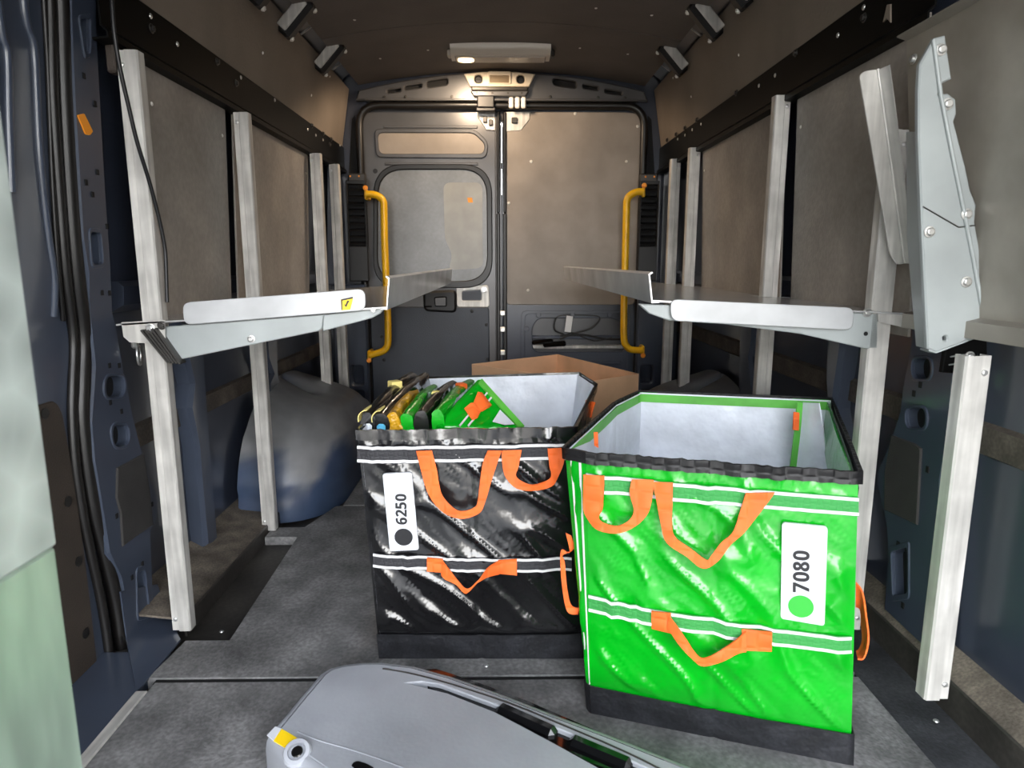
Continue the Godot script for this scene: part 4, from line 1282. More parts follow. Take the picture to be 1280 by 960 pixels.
func folded_shelf() -> void:
	var t := thing("folding_shelf", "grey steel shelf folded up flat against the right wall, its bracket hanging out", "shelf", Vector3(0.85, 0.79, -1.2), "racking shelves")
	var s := Shape.new()
	s.fold(PackedVector2Array([Vector2(0.838, 0.785), Vector2(0.838, 0.812), Vector2(0.862, 0.818), Vector2(0.79, 1.345), Vector2(0.768, 1.352)]), -0.003, "z", -1.395, -0.25)
	obj("shelf_plate", s, M.tray_plate, t)
	s = Shape.new()
	s.prism(rounded(PackedVector2Array([Vector2(0.703, 1.281), Vector2(0.712, 1.289), Vector2(0.74, 1.293), Vector2(0.779, 1.137), Vector2(0.833, 0.916), Vector2(0.815, 0.914), Vector2(0.798, 0.938)]), 0.008), "z", -1.403, -1.399, [], 0.001)
	var lip := obj("end_lip", s, M.aluminium, t)
	s = Shape.new()
	s.tube([Vector3(0.738, 1.293, -1.399), Vector3(0.777, 1.137, -1.399), Vector3(0.831, 0.917, -1.399)], 0.003, 6)
	obj("fold_line", s, M.aluminium, lip)
	s = Shape.new()
	s.strap([Vector3(0.739, 1.291, -1.398), Vector3(0.778, 1.137, -1.398), Vector3(0.832, 0.917, -1.398)], [Vector3(0.748, 1.294, -1.375), Vector3(0.791, 1.118, -1.375), Vector3(0.837, 0.916, -1.375)], 0.002)
	obj("lip_return", s, M.aluminium, lip)
	fixing("rivet", "screw", Vector3(0.752, 1.283, -1.398), Vector3(0, 0, 1), M.zinc, lip, 0.8)
	fixing("rivet", "screw", Vector3(0.797, 1.123, -1.398), Vector3(0, 0, 1), M.zinc, lip, 0.6)
	# the bracket, folded out
	s = Shape.new()
	s.prism(PackedVector2Array([Vector2(0.706, 1.207), Vector2(0.704, 1.248), Vector2(0.724, 1.289), Vector2(0.742, 1.293), Vector2(0.761, 1.225), Vector2(0.74, 1.215), Vector2(0.741, 1.2), Vector2(0.758, 1.201), Vector2(0.772, 1.192), Vector2(0.776, 1.169), Vector2(0.773, 1.156), Vector2(0.803, 1.08), Vector2(0.816, 1.042), Vector2(0.829, 1.018), Vector2(0.83, 0.988), Vector2(0.857, 0.902), Vector2(0.883, 0.817), Vector2(0.881, 0.8), Vector2(0.871, 0.791), Vector2(0.787, 0.758), Vector2(0.771, 0.765), Vector2(0.74, 0.958), Vector2(0.714, 1.132)]), "z", -1.21, -1.2, [rounded(PackedVector2Array([Vector2(0.796, 0.788), Vector2(0.804, 0.788), Vector2(0.805, 0.779), Vector2(0.798, 0.779)]), 0.006)], 0.0025)
	var br := obj("bracket", s, M.bracket_paint, t)
	s = Shape.new()
	s.strap([Vector3(0.719, 1.14, -1.205), Vector3(0.742, 0.958, -1.205), Vector3(0.776, 0.764, -1.205)], [Vector3(0.728, 1.15, -1.26), Vector3(0.75, 0.96, -1.26), Vector3(0.788, 0.763, -1.26)], 0.003)
	obj("bracket_flange", s, M.bracket_paint, br)
	s = Shape.new()
	s.strap([Vector3(0.773, 0.763, -1.2), Vector3(0.787, 0.758, -1.2), Vector3(0.873, 0.792, -1.2)], [Vector3(0.795, 0.757, -1.26), Vector3(0.811, 0.751, -1.26), Vector3(0.892, 0.781, -1.26)], 0.003)
	obj("bracket_flange", s, M.bracket_paint, br)
	s = Shape.new()
	s.tube([Vector3(0.734, 1.015, -1.199), Vector3(0.801, 0.98, -1.199)], 0.0012, 5)
	s.tube([Vector3(0.801, 0.98, -1.199), Vector3(0.83, 0.983, -1.199)], 0.0012, 5)
	obj("plate_edge", s, M.steel_dark, br)
	s = Shape.new()
	s.tube([Vector3(0.722, 1.285, -1.199), Vector3(0.744, 1.199, -1.199), Vector3(0.774, 1.106, -1.199), Vector3(0.801, 1.026, -1.199), Vector3(0.837, 0.916, -1.199), Vector3(0.867, 0.817, -1.199)], 0.004, 6)
	obj("pressed_bead", s, M.bracket_paint, br)
	for p in [Vector3(0.736, 1.27, -1.199), Vector3(0.757, 1.184, -1.199), Vector3(0.812, 1.002, -1.199), Vector3(0.75, 0.972, -1.199), Vector3(0.826, 0.885, -1.199), Vector3(0.849, 0.798, -1.199), Vector3(0.87, 0.814, -1.199), Vector3(0.857, 0.8, -1.199)]:
		fixing("bolt", "bolt", p, Vector3(0, 0, 1), M.zinc, br, 0.9)
	s = Shape.new()
	s.prism(PackedVector2Array([Vector2(0.821, 0.779), Vector2(0.892, 0.808), Vector2(0.907, 0.711), Vector2(0.819, 0.717)]), "z", -1.235, -1.225, [rounded(PackedVector2Array([Vector2(0.881, 0.753), Vector2(0.89, 0.753), Vector2(0.891, 0.743), Vector2(0.882, 0.743)]), 0.005)], 0.002)
	obj("hinge_plate", s, M.rail_black, t)
	for p in [[Vector3(0.829, 0.747, -1.222), Vector3(0.854, 0.751, -1.222), Vector3(0.871, 0.747, -1.222)], [Vector3(0.828, 0.732, -1.222), Vector3(0.848, 0.735, -1.222), Vector3(0.872, 0.741, -1.222)]]:
		s = Shape.new()
		s.tube(p, 0.0015, 5)
		obj("spring_wire", s, M.zinc, t)
	fixing("bolt", "bolt", Vector3(0.866, 0.747, -1.224), Vector3(0, 0, 1), M.zinc, t, 0.9)
	fixing("corner_bolt", "bolt", Vector3(0.785, 1.3, -1.36), Vector3(-1, 0.15, 0), M.zinc, t, 0.9)

func fittings() -> void:
	var s: Shape
	# yellow grab rails
	for side in [-1.0, 1.0]:
		var rail := thing("grab_rail", "yellow tubular grab rail at the %s post of the rear doors" % ("left" if side < 0.0 else "right"), "handrail", Vector3(side * 0.7, 0.44, -3.55), "yellow grab rails")
		var path := [Vector3(-0.702, 1.263, -3.6), Vector3(-0.669, 1.263, -3.6), Vector3(-0.636, 1.251, -3.6), Vector3(-0.616, 1.227, -3.6), Vector3(-0.614, 1.187, -3.6), Vector3(-0.616, 0.992, -3.6), Vector3(-0.613, 0.7, -3.6), Vector3(-0.615, 0.507, -3.6), Vector3(-0.63, 0.46, -3.6), Vector3(-0.656, 0.443, -3.6), Vector3(-0.717, 0.425, -3.6)] if side < 0.0 else [Vector3(0.731, 1.277, -3.6), Vector3(0.698, 1.277, -3.6), Vector3(0.665, 1.261, -3.6), Vector3(0.649, 1.237, -3.6), Vector3(0.647, 1.188, -3.6), Vector3(0.648, 0.992, -3.6), Vector3(0.649, 0.699, -3.6), Vector3(0.654, 0.518, -3.6), Vector3(0.668, 0.475, -3.6), Vector3(0.695, 0.453, -3.6), Vector3(0.756, 0.449, -3.6)]
		s = Shape.new()
		s.tube(smooth(path, 4), 0.0185, 12)
		obj("tube", s, M.yellow_paint, rail)
		for i in [0, path.size() - 1]:
			s = Shape.new()
			s.box(path[i] + Vector3(side * 0.004, 0, -0.05), Vector3(0.02, 0.05, 0.09), 0.006)
			obj("foot_plate", s, M.yellow_paint, rail)
			fixing("bolt", "bolt", path[i] + Vector3(side * 0.0, -0.025 if i > 0 else 0.03, 0.02), Vector3(0, 0, 1), M.sticker_orange, rail, 1.2)
	# lashing ring on the left post
	var ring := thing("lashing_ring", "small steel lashing ring hanging below the left shelf end", "ring", Vector3(-0.92, 0.693, -1.724))
	var loop := []
	for i in 16:
		var g := TAU * i / 16.0
		loop.append(Vector3(-0.915, 0.689, -1.69) + Vector3(0.004 * cos(g), 0.024 * sin(g), 0.016 * cos(g)))
	s = Shape.new()
	s.tube(loop, 0.0035, 8, true)
	obj("loop", s, M.zinc, ring)
	s = Shape.new()
	s.box(Vector3(-0.92, 0.718, -1.686), Vector3(0.014, 0.022, 0.02), 0.004)
	obj("lug", s, M.zinc, ring)
	s = Shape.new()
	s.tube(smooth([Vector3(-0.775, 1.521, -1.468), Vector3(-0.775, 1.432, -1.462), Vector3(-0.775, 1.372, -1.459), Vector3(-0.775, 1.307, -1.467), Vector3(-0.775, 1.242, -1.485), Vector3(-0.775, 1.167, -1.508), Vector3(-0.775, 1.097, -1.541), Vector3(-0.775, 1.022, -1.569), Vector3(-0.775, 0.951, -1.585), Vector3(-0.775, 0.888, -1.58), Vector3(-0.775, 0.828, -1.573)]), 0.0042, 8)
	tag(obj("cable", s, M.black_plastic), "thin black cable hanging down over the nearest left upright", "cable")
	s = Shape.new()
	s.prism(rounded(PackedVector2Array([Vector2(-1.502, 1.223), Vector2(-1.524, 1.231), Vector2(-1.553, 1.2), Vector2(-1.541, 1.19), Vector2(-1.527, 1.189)]), 0.003), "x", -0.9348, -0.932)
	tag(obj("reflector_sticker", tilt(s, -1.0), M.sticker_orange), "orange sticker on the dark blue post at the upper left", "sticker")
	s = Shape.new()
	s.box(Vector3(-0.85, 1.356, -1.586), Vector3(0.02, 0.06, 0.03), 0.004)
	tag(obj("corner_clip", s, M.hardboard), "small brown clip under the near end of the left black rail", "clip")

func steel_partition() -> void:
	var t := thing("steel_panel", "galvanised steel panel standing out of focus at the left, cut by the frame", "panel", Vector3(-0.394, 0.0, -0.075))
	var seam: float = Vector3(-0.38, 0.68, -0.55).y
	var s := Shape.new()
	s.box(Vector3(-0.394, (seam + 1.78) * 0.5, -0.075), Vector3(0.022, 1.78 - seam, 0.95), 0.003)
	obj("upper_sheet", s, M.galvanised, t)
	s = Shape.new()
	s.box(Vector3(-0.395, seam * 0.5, -0.075), Vector3(0.02, seam, 0.95), 0.003)
	obj("lower_sheet", s, M.galvanised_smooth, t)
# ---------------------------------------------------------------- goods
func cardboard_box() -> void:
	var t := thing("cardboard_box", "open brown cardboard box standing behind the black bag", "box", Vector3(0.19, 0.0, -2.73))
	var ring := [Vector3(-0.128, 0.5, -2.781), Vector3(0.253, 0.5, -3.072), Vector3(0.518, 0.5, -2.526), Vector3(0.304, 0.5, -2.355)]
	var c: Vector3 = (ring[0] + ring[1] + ring[2] + ring[3]) / 4.0
	for i in 4:
		var a: Vector3 = ring[i]
		var b: Vector3 = ring[(i + 1) % 4]
		var m := (a + b) * 0.5
		var along := (b - a).normalized()
		var s := Shape.new()
		s.box(Vector3(m.x, 0.25, m.z), Vector3(a.distance_to(b), 0.5, 0.006), 0.001, Basis(along, Vector3.UP, along.cross(Vector3.UP)))
		obj("side_wall", s, M.cardboard, t)
	var s := Shape.new()
	var o := PackedVector2Array()
	for p in ring:
		o.append(Vector2(p.x, p.z))
	s.prism(o, "y", 0.001, 0.006)
	obj("bottom", s, M.cardboard, t)
	# a flap folded down inside
	s = Shape.new()
	s.flat(ring[0] + Vector3(0.012, -0.002, -0.004), ring[0].lerp(ring[1], 0.42) + Vector3(0.004, -0.085, 0.012), ring[0] + Vector3(0.014, -0.09, -0.004), Vector3(0.6, 0, 0.8))
	obj("inner_flap", s, M.cardboard_dark, t)

# front faces of the two bags: two bottom corners, two top corners
var faces := {
	"g": [Vector3(0.183, 0, -1.249), Vector3(0.646, 0, -1.096), Vector3(0.159, 0.56, -1.236), Vector3(0.614, 0.56, -1.106)],
	"k": [Vector3(-0.292, 0, -1.451), Vector3(0.19, 0, -1.444), Vector3(-0.318, 0.556, -1.43), Vector3(0.16, 0.556, -1.45)],
}
var folds := {}

func crease(key: String, u: float, v: float) -> float:
	if not folds.has("a"):
		folds.a = noise(101, 1.0, 2)
		folds.b = noise(102, 1.0, 3)
		folds.c = noise(103, 1.0, 1)
	var shift := 0.0 if key == "g" else 7.3
	var x := u * 0.48
	var y := v * 0.56
	var a := (x + y) * 0.72
	var b := (x - y) * 0.7
	var r := pow(clampf(1.0 - absf(folds.a.get_noise_2d(a * 6.5 + shift, b * 1.9)) * 3.4, 0.0, 1.0), 2.0)
	var r2 := pow(clampf(1.0 - absf(folds.b.get_noise_2d(x * 22.0, y * 14.0 + shift)) * 3.2, 0.0, 1.0), 2.0)
	var r3 := pow(clampf(1.0 - absf(folds.b.get_noise_2d(a * 26.0 + shift, b * 5.0)) * 3.5, 0.0, 1.0), 1.6)
	var top: float = folds.c.get_noise_2d(x * 38.0 + shift, y * 5.0) * smoothstep(0.86, 1.0, v)
	var seam := exp(-pow((u - 0.5) / 0.012, 2.0)) * 0.003
	var edge := smoothstep(0.0, 0.06, u) * smoothstep(1.0, 0.94, u)
	return (r * 0.009 + r2 * (0.0009 if key == "g" else 0.0004) + r3 * 0.0014 + top * 0.004) * edge * smoothstep(0.1, 0.16, v) - seam * edge + 0.012 * sin(PI * u) * sin(PI * v)

func on(key: String, p: Vector2, off: float) -> Vector3:
	var f: Array = faces[key]
	var q: Vector3 = f[0].lerp(f[1], p.x).lerp(f[2].lerp(f[3], p.x), p.y)
	var m: Vector3 = (f[1] - f[0]).cross(f[2] - f[0]).normalized()
	return q + m * (crease(key, clampf(p.x, 0, 1), clampf(p.y, 0, 1)) + off)

func bag_body(t: Node3D, key: String, low: Array, high: Array, shell_mat: Material, trim_mat: Material) -> void:
	var k := low.size()
	var s := Shape.new()
	var lining := Shape.new()
	var wob := noise(120, 9.0, 3)
	var centre := Vector3.ZERO
	for p in low:
		centre += p / k
	for e in k:
		var a: Vector3 = low[e]
		var b: Vector3 = low[(e + 1) % k]
		var c: Vector3 = high[e]
		var d: Vector3 = high[(e + 1) % k]
		var nu := 72 if e == 0 else 12
		var nv := 84 if e == 0 else 14
		var out := (b - a).cross(Vector3.UP).normalized()
		if out.dot((a + b) * 0.5 - centre) < 0.0:
			out = -out
		var rows := []
		var inner := []
		for j in nv + 1:
			var v := float(j) / nv
			var line := PackedVector3Array()
			var back := PackedVector3Array()
			for i in nu + 1:
				var u := float(i) / nu
				var p := on(key, Vector2(u, v), 0.0) if e == 0 else a.lerp(b, u).lerp(c.lerp(d, u), v)
				if e != 0:
					p += out * (absf(wob.get_noise_3d(p.x, p.y, p.z)) * 0.016 * sin(PI * u))
				line.append(p)
				var q := a.lerp(b, u).lerp(c.lerp(d, u), v) - out * 0.006
				q -= out * (0.014 * sin(PI * u) * sin(PI * v) * absf(wob.get_noise_3d(p.x * 0.6, p.y * 0.6, p.z * 0.6 + 3.0)))
				back.append(q)
			rows.append(line)
			inner.append(back)
		s.grid(rows)
		lining.grid(inner, false)
	obj("outer_shell", s, shell_mat, t)
	var base := PackedVector2Array()
	for p in low:
		base.append(Vector2(p.x, p.z))
	obj("lining", lining, M.bag_lining, t)
	s = Shape.new()
	s.prism(base, "y", 0.0, 0.008)
	obj("bottom_board", s, M.bag_lining, t)
	# band round the foot and binding round the rim
	var l1 := []
	var l2 := []
	var r1 := []
	var r2 := []
	for e in k + 1:
		var i := e % k
		var steps := 48 if e == 0 else 4
		if e == k:
			steps = 1
		for j in steps:
			var u := float(j) / steps
			var a: Vector3 = low[i].lerp(low[(i + 1) % k], u)
			var c: Vector3 = high[i].lerp(high[(i + 1) % k], u)
			var push := (a - centre) * Vector3(1, 0, 1) * 0.012
			var lift := Vector3.UP * (0.003 * wob.get_noise_1d(e * 7.0 + u * 4.0))
			if i == 0:
				l1.append(on(key, Vector2(u, 0.0), 0.003))
				l2.append(on(key, Vector2(u, 0.115), 0.005))
				r1.append(on(key, Vector2(u, 0.968), 0.005) + lift)
				r2.append(on(key, Vector2(u, 1.0), 0.005) + Vector3(0, 0.005, 0) + lift)
				continue
			l1.append(a + push)
			l2.append(a.lerp(c, 0.115) + push)
			r1.append(a.lerp(c, 0.968) + push + lift)
			r2.append(c + Vector3(0, 0.005, 0) + push + lift)
	s = Shape.new()
	s.strap(l1, l2, 0.003)
	obj("base_band", s, M.bag_base, t)
	s = Shape.new()
	s.strap(r1, r2, 0.007)
	obj("rim_binding", s, trim_mat, t)

# webbing sewn across the front, with a white line along each edge
func webbing(t: Node3D, key: String, a: Array, material: Material) -> void:
	var bits := [[0.0, 1.0, 0.002, material, "webbing"], [0.04, 0.2, 0.0032, M.web_white, "white_line"], [0.8, 0.96, 0.0032, M.web_white, "white_line"]]
	var band: Node3D = t
	for g in bits:
		var l := []
		var r := []
		for i in 41:
			var w := i / 40.0
			var lo: Vector2 = a[0].lerp(a[1], w)
			var hi: Vector2 = a[2].lerp(a[3], w)
			var mid: Vector2 = lo.lerp(hi, 0.5)
			var high := maxf(crease(key, mid.x, mid.y), maxf(crease(key, lo.x, lo.y), crease(key, hi.x, hi.y)))
			for side in 2:
				var q: Vector2 = lo.lerp(hi, g[side])
				(l if side == 0 else r).append(on(key, q, g[2] + high - crease(key, clampf(q.x, 0, 1), q.y)))
		var s := Shape.new()
		s.strap(l, r, 0.0015)
		var o := obj(g[4], s, g[3], band)
		if band == t:
			band = o

func carry(t: Node3D, key: String, called: String, bits: Array, material: Material) -> void:
	var l := []
	var r := []
	for b in bits:
		l.append(on(key, b[0], b[2] + 0.005))
		r.append(on(key, b[1], b[2] + 0.005))
	var s := Shape.new()
	s.strap(smooth(l, 5), smooth(r, 5), 0.003)
	obj(called, s, material, t)

func label_on(t: Node3D, key: String, corners: Array, dot: Vector2, dot_r: float, dot_mat: Material, number: String, a: Vector2, b: Vector2) -> void:
	var f: Array = faces[key]
	var m: Vector3 = (f[1] - f[0]).cross(f[2] - f[0]).normalized()
	var flat := func(p: Vector2, off: float) -> Vector3:
		var q: Vector3 = f[0].lerp(f[1], p.x).lerp(f[2].lerp(f[3], p.x), p.y)
		return q + m * off
	# the label lies on top of the folds under it
	var lift := 0.0
	for i in 9:
		for j in 13:
			var p: Vector2 = corners[0].lerp(corners[1], i / 8.0).lerp(corners[3].lerp(corners[2], i / 8.0), j / 12.0)
			lift = maxf(lift, (on(key, p, 0.0) - (flat.call(p, 0.0) as Vector3)).dot(m))
	lift += 0.0012
	var s := Shape.new()
	var ring := []
	for i in 4:
		ring.append(corners[i])
	var soft := PackedVector2Array()
	for c in ring:
		soft.append(Vector2(c.x * 0.48, c.y * 0.56))
	soft = rounded(soft, 0.006, 4)
	var mid: Vector2 = (ring[0] + ring[1] + ring[2] + ring[3]) / 4.0
	for i in soft.size():
		var p := Vector2(soft[i].x / 0.48, soft[i].y / 0.56)
		var q := Vector2(soft[(i + 1) % soft.size()].x / 0.48, soft[(i + 1) % soft.size()].y / 0.56)
		s.flat(flat.call(mid, lift), flat.call(p, lift), flat.call(q, lift), m)
		s.quad(flat.call(p, lift), flat.call(q, lift), flat.call(q, lift - 0.006), flat.call(p, lift - 0.006), (flat.call(p, 0.0) as Vector3) - (flat.call(mid, 0.0) as Vector3))
	var lab := obj("number_label", s, M.label_white, t)
	lab.set_meta("label", "white label reading %s" % number)
	lift += 0.0006
	var across: Vector3 = (f[1] - f[0]).normalized()
	var up: Vector3 = m.cross(across).normalized()
	s = Shape.new()
	s.lathe([Vector2(dot_r, 0), Vector2(dot_r, 0.001), Vector2(0, 0.0011)], Transform3D(Basis(across, m, across.cross(m)), flat.call(dot, lift)), 28)
	obj("colour_dot", s, dot_mat, lab)
	var tm := TextMesh.new()
	var font := SystemFont.new()
	font.font_names = PackedStringArray(["Droid Sans"])
	font.font_weight = 700
	var bold := FontVariation.new()
	bold.base_font = font
	bold.variation_embolden = 0.35
	tm.font = bold
	tm.font_size = 48
	tm.depth = 0.01
	tm.text = number
	var pa: Vector3 = flat.call(a, lift)
	var pb: Vector3 = flat.call(b, lift)
	var run := pb - pa
	var x := run.normalized()
	var y := m.cross(x).normalized()
	var k := run.length() / maxf(0.001, tm.get_aabb().size.x)
	var o := MeshInstance3D.new()
	o.name = "number"
	o.mesh = tm
	o.material_override = M.ink
	lab.add_child(o, true)
	o.transform = Transform3D(Basis(x * k, y * k, m * 0.05), (pa + pb) * 0.5 - (origins[lab] as Vector3))

func green_bag() -> void:
	var t := thing("carrier_bag", "bright green open woven bag with orange handles and a 7080 label", "bag", Vector3(0.45, 0, -1.45), "reusable carrier bags")
	var low := [faces.g[0], faces.g[1], Vector3(0.70, 0, -1.27), Vector3(0.85, 0, -1.72), Vector3(0.39, 0, -1.87), Vector3(0.28, 0, -1.6), Vector3(0.178, 0, -1.262)]
	var high := [faces.g[2], faces.g[3], Vector3(0.682, 0.56, -1.27), Vector3(0.868, 0.56, -1.732), Vector3(0.386, 0.56, -1.85), Vector3(0.285, 0.56, -1.68), Vector3(0.121, 0.56, -1.268)]
	bag_body(t, "g", low, high, M.bag_green, M.binding_black)
	# green edge inside the rim
	var l := []
	var r := []
	for i in range(3, 7):
		for j in 6:
			var p: Vector3 = high[i].lerp(high[(i + 1) % 7], j / 6.0) if i < 6 else high[6]
			var inward := (Vector3(0.45, 0.56, -1.5) - p).normalized() * 0.009
			l.append(p + inward + Vector3(0, -0.004, 0))
			r.append(p + inward + Vector3(0, -0.026, 0))
	var s := Shape.new()
	s.strap(l, r, 0.003)
	obj("inner_edging", s, M.piping_green, t)
	l = []
	r = []
	for i in [1, 2]:
		for j in 7:
			var p: Vector3 = high[i].lerp(high[i + 1], j / 6.0)
			var inward := (Vector3(0.45, 0.56, -1.5) - p).normalized() * 0.012
			l.append(p + inward + Vector3(0, -0.004, 0))
			r.append(p + inward * 1.6 + Vector3(0, -0.1, 0))
	s = Shape.new()
	s.strap(l, r, 0.003)
	obj("inner_facing", s, M.bag_green, t)
	# folded gusset on the right
	s = Shape.new()
	s.strap(smooth([Vector3(0.761, 0.569, -1.66), Vector3(0.76, 0.492, -1.66), Vector3(0.756, 0.363, -1.66), Vector3(0.756, 0.276, -1.66)]), smooth([Vector3(0.765, 0.584, -1.58), Vector3(0.784, 0.502, -1.58), Vector3(0.805, 0.39, -1.58), Vector3(0.82, 0.306, -1.58)]), 0.003)
	var gus := obj("gusset", s, M.bag_lining, t)
	s = Shape.new()
	s.strap(smooth([Vector3(0.74, 0.572, -1.645), Vector3(0.739, 0.495, -1.645), Vector3(0.734, 0.368, -1.645), Vector3(0.732, 0.282, -1.645)]), smooth([Vector3(0.756, 0.571, -1.65), Vector3(0.756, 0.494, -1.65), Vector3(0.751, 0.367, -1.65), Vector3(0.751, 0.28, -1.65)]), 0.004)
	obj("gusset_piping", s, M.piping_green, gus)
	s = Shape.new()
	s.strap([Vector3(0.729, 0.55, -1.635), Vector3(0.73, 0.504, -1.635)], [Vector3(0.743, 0.548, -1.635), Vector3(0.745, 0.502, -1.635)], 0.004)
	obj("orange_loop", s, M.web_orange, gus)
	s = Shape.new()
	s.strap([Vector3(0.195, 0.56, -1.4), Vector3(0.197, 0.53, -1.4)], [Vector3(0.204, 0.56, -1.4), Vector3(0.206, 0.525, -1.4)], 0.003)
	obj("orange_loop", s, M.web_orange, t)
	webbing(t, "g", [Vector2(-0.003, 0.865), Vector2(1.004, 0.864), Vector2(-0.001, 0.934), Vector2(1.002, 0.926)], M.web_green)
	webbing(t, "g", [Vector2(-0.003, 0.41), Vector2(0.992, 0.4), Vector2(-0.002, 0.479), Vector2(0.99, 0.461)], M.web_green)
	# left edge stripes
	for k in 2:
		s = Shape.new()
		var x := 0.3 + 0.4 * k
		var a := []
		var b := []
		for j in 9:
			var v := j / 9.0 + 0.1
			var lo: Vector3 = low[6].lerp(high[6], v)
			var hi: Vector3 = low[0].lerp(high[0], v)
			var off := Vector3(-0.2, 0, 1).normalized() * 0.004
			a.append(lo.lerp(hi, x - 0.05) + off)
			b.append(lo.lerp(hi, x + 0.05) + off)
		s.strap(a, b, 0.0015)
		obj("edge_stripe", s, M.web_white, t)
	carry(t, "g", "handle", [[Vector2(-0.008, 0.931), Vector2(0.077, 0.934), 0.006], [Vector2(-0.009, 0.861), Vector2(0.075, 0.871), 0.008], [Vector2(-0.007, 0.811), Vector2(0.071, 0.824), 0.014], [Vector2(0.012, 0.784), Vector2(0.058, 0.8), 0.022], [Vector2(0.057, 0.761), Vector2(0.077, 0.787), 0.03], [Vector2(0.135, 0.757), Vector2(0.135, 0.783), 0.034], [Vector2(0.205, 0.787), Vector2(0.18, 0.805), 0.03], [Vector2(0.25, 0.828), Vector2(0.196, 0.835), 0.022], [Vector2(0.266, 0.883), Vector2(0.178, 0.885), 0.012], [Vector2(0.269, 0.934), Vector2(0.185, 0.931), 0.006]], M.web_orange)
	carry(t, "g", "handle", [[Vector2(0.263, 0.928), Vector2(0.343, 0.934), 0.007], [Vector2(0.281, 0.876), Vector2(0.343, 0.875), 0.012], [Vector2(0.299, 0.801), Vector2(0.342, 0.805), 0.02], [Vector2(0.324, 0.746), Vector2(0.355, 0.769), 0.028], [Vector2(0.397, 0.71), Vector2(0.416, 0.735), 0.034], [Vector2(0.458, 0.677), Vector2(0.47, 0.706), 0.036], [Vector2(0.512, 0.705), Vector2(0.488, 0.72), 0.034], [Vector2(0.559, 0.76), Vector2(0.524, 0.762), 0.028], [Vector2(0.606, 0.801), Vector2(0.565, 0.8), 0.02], [Vector2(0.663, 0.863), Vector2(0.591, 0.863), 0.012], [Vector2(0.713, 0.927), Vector2(0.61, 0.921), 0.006]], M.web_orange)
	carry(t, "g", "handle_patch", [[Vector2(0.26, 0.473), Vector2(0.259, 0.4), 0.005], [Vector2(0.335, 0.474), Vector2(0.335, 0.402), 0.005]], M.web_orange)
	carry(t, "g", "handle_patch", [[Vector2(0.601, 0.451), Vector2(0.601, 0.381), 0.005], [Vector2(0.709, 0.461), Vector2(0.71, 0.386), 0.005]], M.web_orange)
	carry(t, "g", "lower_handle", [[Vector2(0.329, 0.467), Vector2(0.323, 0.418), 0.008], [Vector2(0.354, 0.447), Vector2(0.341, 0.409), 0.014], [Vector2(0.391, 0.416), Vector2(0.373, 0.383), 0.024], [Vector2(0.435, 0.368), Vector2(0.422, 0.348), 0.03], [Vector2(0.466, 0.361), Vector2(0.46, 0.33), 0.032], [Vector2(0.52, 0.387), Vector2(0.527, 0.352), 0.028], [Vector2(0.574, 0.424), Vector2(0.587, 0.379), 0.018], [Vector2(0.616, 0.448), Vector2(0.616, 0.383), 0.008]], M.web_orange)
	label_on(t, "g", [Vector2(0.74, 0.502), Vector2(0.893, 0.497), Vector2(0.896, 0.83), Vector2(0.74, 0.83)], [Vector2(0.81, 0.554)][0], 0.0215, M.dot_green, "7080", [Vector2(0.812, 0.601)][0], [Vector2(0.81, 0.744)][0])
	# side handles
	s = Shape.new()
	s.strap(smooth([Vector3(0.659, 0.331, -1.16), Vector3(0.673, 0.311, -1.16), Vector3(0.685, 0.262, -1.16), Vector3(0.694, 0.213, -1.16), Vector3(0.689, 0.176, -1.16), Vector3(0.677, 0.173, -1.16)]), smooth([Vector3(0.686, 0.26, -1.2), Vector3(0.696, 0.253, -1.2), Vector3(0.701, 0.223, -1.2), Vector3(0.706, 0.189, -1.2), Vector3(0.701, 0.168, -1.2), Vector3(0.695, 0.165, -1.2)]), 0.003)
	obj("side_handle", s, M.web_orange, t)
	s = Shape.new()
	s.strap(smooth([Vector3(0.126, 0.382, -1.28), Vector3(0.135, 0.34, -1.28), Vector3(0.119, 0.346, -1.28), Vector3(0.116, 0.323, -1.28), Vector3(0.121, 0.262, -1.28), Vector3(0.132, 0.21, -1.28), Vector3(0.154, 0.203, -1.28)]), smooth([Vector3(0.138, 0.375, -1.28), Vector3(0.143, 0.347, -1.28), Vector3(0.12, 0.333, -1.28), Vector3(0.125, 0.32, -1.28), Vector3(0.131, 0.262, -1.28), Vector3(0.14, 0.224, -1.28), Vector3(0.157, 0.217, -1.28)]), 0.003)
	obj("side_handle", s, M.web_orange, t)

